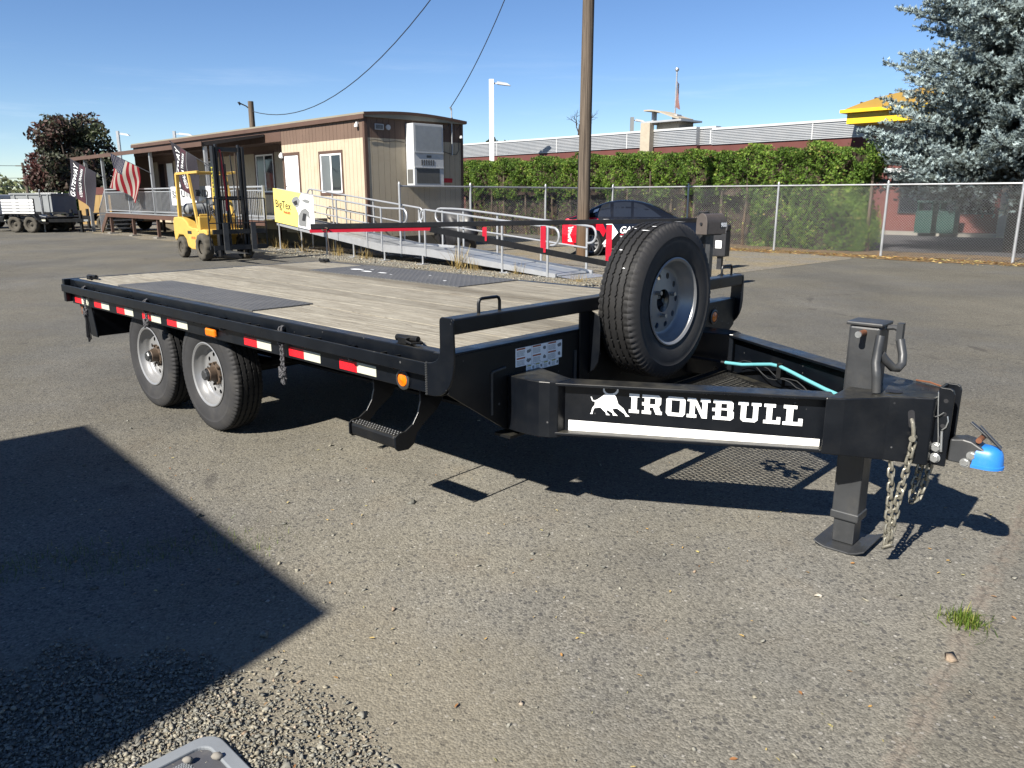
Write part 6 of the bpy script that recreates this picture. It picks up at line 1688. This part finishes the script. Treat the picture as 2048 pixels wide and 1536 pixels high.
# ================================================================== broadleaf trees
def leafy(name, label, loc, clumps, mat, nleaf, lsize, trunk_h, seed, tr=.2, cat='tree', group=None):
    o = thing(name, label, cat, loc, 0, group); rg = np.random.default_rng(seed); rr = random.Random(seed)
    b = MB(); top_ = max(c_[2] for c_ in clumps); b.tube([(0,0,0),(.05,0,trunk_h),(0,.1,top_)], [tr, tr*.8, tr*.2], 10)
    for c_ in clumps: b.tube([(.02,0,trunk_h*.8), (c_[0]*.5, c_[1]*.5, trunk_h*.5+c_[2]*.5-.1), (c_[0], c_[1], c_[2])], [tr*.5, tr*.3, tr*.1], 6)
    b.build('trunk', m_bark, o, smooth=True, ang=0)
    P_ = []; T_ = []
    tot = sum(c_[3]**2 for c_ in clumps)
    for c_ in clumps:
        n = int(nleaf*c_[3]**2/tot); q = rg.normal(size=(n, 3)); q /= np.linalg.norm(q, axis=1)[:, None]
        lump = 1+.28*np.sin(q[:,0]*5+c_[0]*3)*np.sin(q[:,1]*6+c_[1])*np.sin(q[:,2]*5+1)
        r_ = c_[3]*lump*(1-.55*rg.uniform(0,1,n)**2.6)
        P_.append(np.array(c_[:3])+q*r_[:, None]*np.array([1,1,.85])); T_.append(np.clip(c_[4]+rg.normal(0,.13,n), 0, 1))
    P_ = np.concatenate(P_); T_ = np.concatenate(T_); n = len(P_)
    V, F = scatter(LF_V, LF_F, P_, rotmats(n, rg), lsize*rg.uniform(.6, 1.4, n))
    place('crown', np_mesh('crown', V, F, mat, attr=np.repeat(T_, 4)), o, kind='stuff'); return o
m_maple = tint_mat('maple_leaf', [(0, hexc('#5e3230', 1.2)), (.35, hexc('#5c4640', 1.2)), (.6, hexc('#4c4f42', 1.2)), (1, hexc('#5a6642', 1.3))], .6, .3, .25)
rg = random.Random(9); cl = []
for i in range(34):
    a = rg.uniform(0, 6.28); z = rg.uniform(1.9, 6.1); r_ = 2.5*math.sqrt(max(.05, 1-((z-3.5)/3.1)**2))*rg.uniform(.3, .92)
    x = r_*math.cos(a); cl.append((x, r_*math.sin(a), z, rg.uniform(.65, 1.05), .36+.24*(x+1.4)/1.6*.5+.10*(z-3)/3+rg.uniform(-.12,.2)))
leafy('maple_tree', 'round dark red and green maple tree beyond the porch', (-27.6, 50, 0), cl, m_maple, 15000, .13, 1.6, 5, .25)
m_green = tint_mat('far_foliage', [(0, hexc('#46523a', 1.2)), (.5, hexc('#66754f', 1.3)), (1, hexc('#8f8f6a', 1.3))], .7, .2, .15)
m_bush = tint_mat('bush_foliage', [(0, hexc('#26381c', .8)), (.5, hexc('#46602a', .9)), (1, hexc('#71823e', .9))], .7, .2, .15)
leafy('shrub', 'dark green shrub beside the slatted fence at far left', (-25.6, 46.5, 0), [(0,0,.9,.8,.4),(.8,.1,1.0,.7,.5),(1.5,0,.9,.7,.4),(-.6,0,1.2,.7,.5),(.4,0,1.5,.6,.6)], m_bush, 3500, .10, .4, 6, .08, 'shrub')
leafy('shrub', 'pale grassy shrub showing above the tan shed', (-21.0, 43.5, 0), [(0,0,1.7,.5,.9),(.8,0,1.9,.5,1.0),(1.7,0,1.8,.5,.9)], m_green, 1500, .10, .8, 16, .06, 'shrub')
rngf = np.random.default_rng(3); P_ = []; T_ = []
for i in range(210):
    x = rngf.uniform(-190, 190); y = rngf.uniform(125, 175); r_ = rngf.uniform(1.6, 3.2); c0 = rngf.uniform(.1, .9)
    q = rngf.normal(size=(170, 3)); q /= np.linalg.norm(q, axis=1)[:, None]
    P_.append(np.array([x, y, rngf.uniform(1.2, 3.0)])+q*r_*np.array([1.5, 1, 1.1])); T_.append(np.clip(c0+rngf.normal(0, .12, 170), 0, 1))
P_ = np.concatenate(P_); V, F = scatter(LF_V, LF_F, P_, rotmats(len(P_), rngf), rngf.uniform(.3, .65, len(P_)))
tag(place('distant_trees', np_mesh('distant_trees', V, F, m_green, attr=np.repeat(np.concatenate(T_), 4))), 'hazy line of distant trees along the horizon', kind='stuff')
BT = thing('bare_tree', 'leafless tree rising behind the store parapet', 'tree', (5.1, 62, 0), 0)
rg = random.Random(12); b = MB()
def grow(p, d, l, r_, dep):
    q = p+d*l; mid = p+d*(l*.5)+Vector((rg.gauss(0,.06),rg.gauss(0,.06),0))*l
    b.tube([tuple(p), tuple(mid), tuple(q)], [r_, r_*.82, r_*.65], 5)
    if dep == 0: return
    for _ in range(3 if dep > 1 else 2): grow(p+d*l*rg.uniform(.55,1), (d+Vector((rg.gauss(0,.62),rg.gauss(0,.62),rg.gauss(.12,.35)))).normalized(), l*rg.uniform(.5,.8), r_*.55, dep-1)
grow(Vector((0,0,0)), Vector((0,0,1)), 5.6, .13, 0); grow(Vector((0,0,5.4)), Vector((.05,0,1)), 1.5, .09, 4)
b.build('branches', m_bark, BT)
for i, (x, y, h_, lb) in enumerate(((-.55, 66, 6.1, 'small dark conifer top right behind the white lamp post'), (-1.6, 66, 6.3, 'small dark conifer top left behind the white lamp post'), (.9, 70, 6.2, 'low dark treetop peeping over the store parapet'))):
    leafy('conifer', lb, (x, y, 0), [(0,0,h_-.4,.35,.1),(.3,0,h_-.8,.5,.2),(-.3,0,h_-.8,.5,.2),(.5,0,h_-1.1,.6,.2)], m_bush, 700, .12, 3, 30+i, .1)

# ================================================================== far left: parked trailers, shed, fence
def wheel_simple(par, x, y, r_, wd, rot):
    w2 = place('wheel', FD2, par, loc=(x, y, r_), rot=rot); w2.scale = (r_/.27,)*3; place('tyre', FT2, w2)
def far_trailer(label, loc, rz_, L, W2, kind):
    o = thing('parked_trailer', label, 'trailer', loc, rz_, 'trailers parked at the far left of the yard')
    b = MB(); b.box(0, L, 0, .08, .45, .62); b.box(0, L, W2-.08, W2, .45, .62); [b.box(x, x+.08, .08, W2-.08, .46, .56) for x in (0, L*.33, L*.66, L-.08)]; b.box(0, L, .02, W2-.02, .62, .66)
    b.bar((L, .15, .52), (L+1.2, W2/2, .52), .10, .14); b.bar((L, W2-.15, .52), (L+1.2, W2/2, .52), .10, .14); b.build('frame', m_blackd, o)
    b = MB(); b.box(L+1.0, L+1.1, W2/2-.05, W2/2+.05, .04, .95); b.box(L+.95, L+1.15, W2/2-.1, W2/2+.1, 0, .04); b.build('jack', m_blackd, o)
    b = MB(); b.bar((L+1.1, W2/2, .52), (L+1.45, W2/2, .52), .08, .08); b.build('coupler', m_zinc, o)
    for x in (L*.34, L*.34+.85):
        for y, rr_ in ((.0, 90), (W2, -90)): wheel_simple(o, x, y, .36, .2, (R(rr_), 0, 0))
    for y0, y1 in ((-.22, .02), (W2-.02, W2+.22)):
        b = MB(); b.prism([(L*.34-.55,.55),(L*.34-.35,.82),(L*.34+1.2,.82),(L*.34+1.4,.55),(L*.34+1.3,.55),(L*.34+1.15,.77),(L*.34-.30,.77),(L*.34-.45,.55)], lambda u, v, d: (u, d, v), y0, y1); b.build('fender', m_blackd, o)
    b = MB(); [b.box(x, x+.25, -.012, -.001, .50, .57) for x in (L*.1, L*.72, L*.9)]; b.build('reflector', m_whitetape, o)
    if kind == 'dump':
        b = MB(); b.box(.1, L-.2, .1, W2-.1, .70, 1.62); [b.box(x, x+.07, .06, .099, .70, 1.62) for x in (.3, L*.4, L*.7, L-.4)]; b.box(.05, L-.15, .05, W2-.05, 1.62, 1.70); b.build('dump_body', m_blind, o)
    if kind == 'slat':
        for i in range(5):
            b = MB(); b.box(.2, 1.9, -.03, .0, .80+i*.13, .89+i*.13); b.build('slat', m_white, o)
        b = MB(); [b.box(x, x+.06, .001, .05, .66, 1.45) for x in (.2, 1.0, 1.84)]; b.build('stake', m_blackd, o)
    if kind == 'box':
        b = MB(); b.box(0, L, -.02, W2+.02, .67, 1.62); b.build('box_body', m_white, o, bevel=.04)
    return o
far_trailer('white box trailer at the left edge of the yard', (-27.3, 38.6, 0), -8, 2.4, 1.7, 'box')
far_trailer('dark dump trailer with tall ribbed sides at far left', (-24.6, 38.6, 0), -12, 2.6, 1.8, 'dump')
far_trailer('black trailer carrying white slatted side rails at far left', (-22.5, 34.6, 0), -14, 2.4, 1.7, 'slat')
far_trailer('empty black car trailer with arched fenders nearest the porch stair', (-20.2, 37.6, 0), 190, 3.9, 1.8, 'flat')
far_trailer('empty black trailer standing behind the porch legs', (-16.6, 37.6, 0), 175, 3.0, 1.8, 'flat')
o = thing('storage_shed', 'tan plywood shed with red brown top beside the porch stair', 'shed', (-22.9, 41.8, 0), -8)
m_tan = M('tan_plywood', hexc('#c8a468', .85), .85, 0, .1, 2)
for i in range(3): MB().box(i*.62, i*.62+.61, 0, .03, .1, 1.62).build('panel', m_tan, o)
b = MB(); b.box(0, 1.86, .031, 1.5, .1, 1.6); b.build('shed_body', m_tan, o)
b = MB(); b.box(.05, 1.7, -.02, 1.5, 1.63, 2.0); b.build('red_top', m_maroon, o)
o = thing('slatted_fence', 'grey green slatted chain link fence behind the parked trailers', 'fence', (-28.6, 47.5, 0), -4)
m_slat = M('privacy_slat', hexc('#6b746e', .7), .7, 0, .12, 3)
for i in range(5):
    MB().cyl((i*1.5,0,0),(i*1.5,0,1.75), .04, n=8).build('post', m_galv, o)
    if i < 4: MB().box(i*1.5+.05, i*1.5+1.45, .02, .04, .05, 1.66).build('slat_screen', m_slat, o)
MB().cyl((0,0,1.72),(6,0,1.72), .03, n=8).build('top_rail', m_galv, o)
o = thing('fence_post', 'single steel post with bent top among parked trailers', 'post', (-20.75, 34.9, 0), 0)
b = MB(); b.tube([(0,0,0),(-.05,0,1.5),(.02,-.1,1.75),(.05,-.15,1.82)], .035, 8); b.build('pipe', m_galv, o)
MB().box(-.14,.14,-.06,.06,.35,.75).build('bucket', m_white, o)
o = thing('utility_pole', 'distant thin power pole above the trees at far left', 'pole', (-56, 92, 0), 0)
b = MB(); b.cyl((0,0,0),(-.3,0,5.3), .2, .14, n=8); b.box(-1.1,.7,-.06,.06,4.9,5.0); b.build('shaft', m_polew, o)
for i, z in enumerate((4.95, 3.6, 2.7)):
    span('power_cable', ['upper', 'middle', 'lower'][i]+' distant cable running left from the thin power pole', (-56.3, 92, z), (-110, 110, z+5.5-i), 1.2, .03, 'distant cables')

# ================================================================== box trailer left of the camera (its shade falls across the foreground)
o = thing('cargo_trailer', 'tall dark enclosed cargo trailer parked left of the viewer, shading the gravel', 'trailer', trailer_world(0, 0, 0), TYAW)
oc = [(-3.06,-5.14),(.29,-5.42),(.50,-6.30),(.20,-7.2),(-3.20,-7.2)]
b = MB(); b.prism(oc, lambda u, v, d: (u, v, d), .80, 3.84); b.build('cargo_body', m_mast, o, bevel=.02)
b = MB(); b.prism([(u*1.0, v) for u, v in oc], lambda u, v, d: (u, v, d), 3.841, 3.90); b.build('roof', m_galv, o)
b = MB(); b.bar((-3.05,-5.13,.86), (.29,-5.41,.86), .02, .10); b.build('trim', m_alu, o)
b = MB(); b.bar((.2,-5.7,.74),(1.6,-6.25,.74), .1, .12); b.bar((.2,-6.8,.74),(1.6,-6.25,.74), .1, .12); b.box(1.35,1.45,-6.3,-6.2,0,.8); b.build('tongue', m_blackd, o)
for t in (-1.9, -1.1): place('tyre', TYRE, place('wheel', RIM, o, loc=(t, -5.5, .39), rot=(R(90),0,0)))
for t in (-1.9, -1.1): place('tyre', TYRE, place('wheel', RIM, o, loc=(t, -7.0, .39), rot=(R(-90),0,0)))

# ================================================================== plastic lid in the gravel
LD = thing('utility_box', 'grey plastic utility box cover set in the gravel', 'utility box', (-.872, 1.608, 0), 46)
m_lid = M('grey_plastic', hexc('#9aa0a6', .95), .55, 0, .08, 6, .08, 60, .4, .08, hexc('#77746c'), .3, 9)
m_lidin = M('scuffed_plastic', hexc('#6b6c72', .75), .6, 0, .15, 8, .15, 70, .4, .08, hexc('#8f8b82'), .5, 9)
def rrect(a, c_, r_, n=6):
    p = []
    for cx, cy_, t0 in ((a-r_, c_-r_, 0), (-a+r_, c_-r_, 90), (-a+r_, -c_+r_, 180), (a-r_, -c_+r_, 270)):
        for i in range(n+1): t = R(t0+90*i/n); p.append((cx+r_*math.cos(t), cy_+r_*math.sin(t)))
    return p
b = MB(); b.prism(rrect(.24,.24,.055), lambda u, v, d: (u, v, d), 0, .012); b.build('lid_plate', m_lidin, LD)
out_, inn = rrect(.25,.25,.06), rrect(.208,.208,.035); n = len(out_); b = MB()
vs = [(u, v, 0) for u, v in out_]+[(u, v, .020) for u, v in out_]+[(u, v, .022) for u, v in inn]+[(u, v, .010) for u, v in inn]
b.add(vs, [(q*n+i, q*n+(i+1) % n, (q+1)*n+(i+1) % n, (q+1)*n+i) for q in range(3) for i in range(n)]); b.build('rim', m_lid, LD, bevel=.004)
b = MB()
for cx, cy_ in ((.10,.165),(.155,.06),(-.02,.16)):
    for i in range(-5, 6):
        for j in range(-3, 4):
            b.cyl((cx+i*.0075+(j % 2)*.00375, cy_+j*.0066, .0121), (cx+i*.0075+(j % 2)*.00375, cy_+j*.0066, .0145), .0031, n=6)
b.build('grip_studs', m_lid, LD, kind='stuff')
for i, (x, y, s_, lb) in enumerate(((-.90,1.83,.014,'left stone lying on the grey lid'),(-.825,1.845,.016,'right stone lying on the grey lid'))):
    blob('stone', lb, 'stone', (x, y, .026), (s_, s_*.7, s_*.7), m_conc, 2, 40+i, .15)
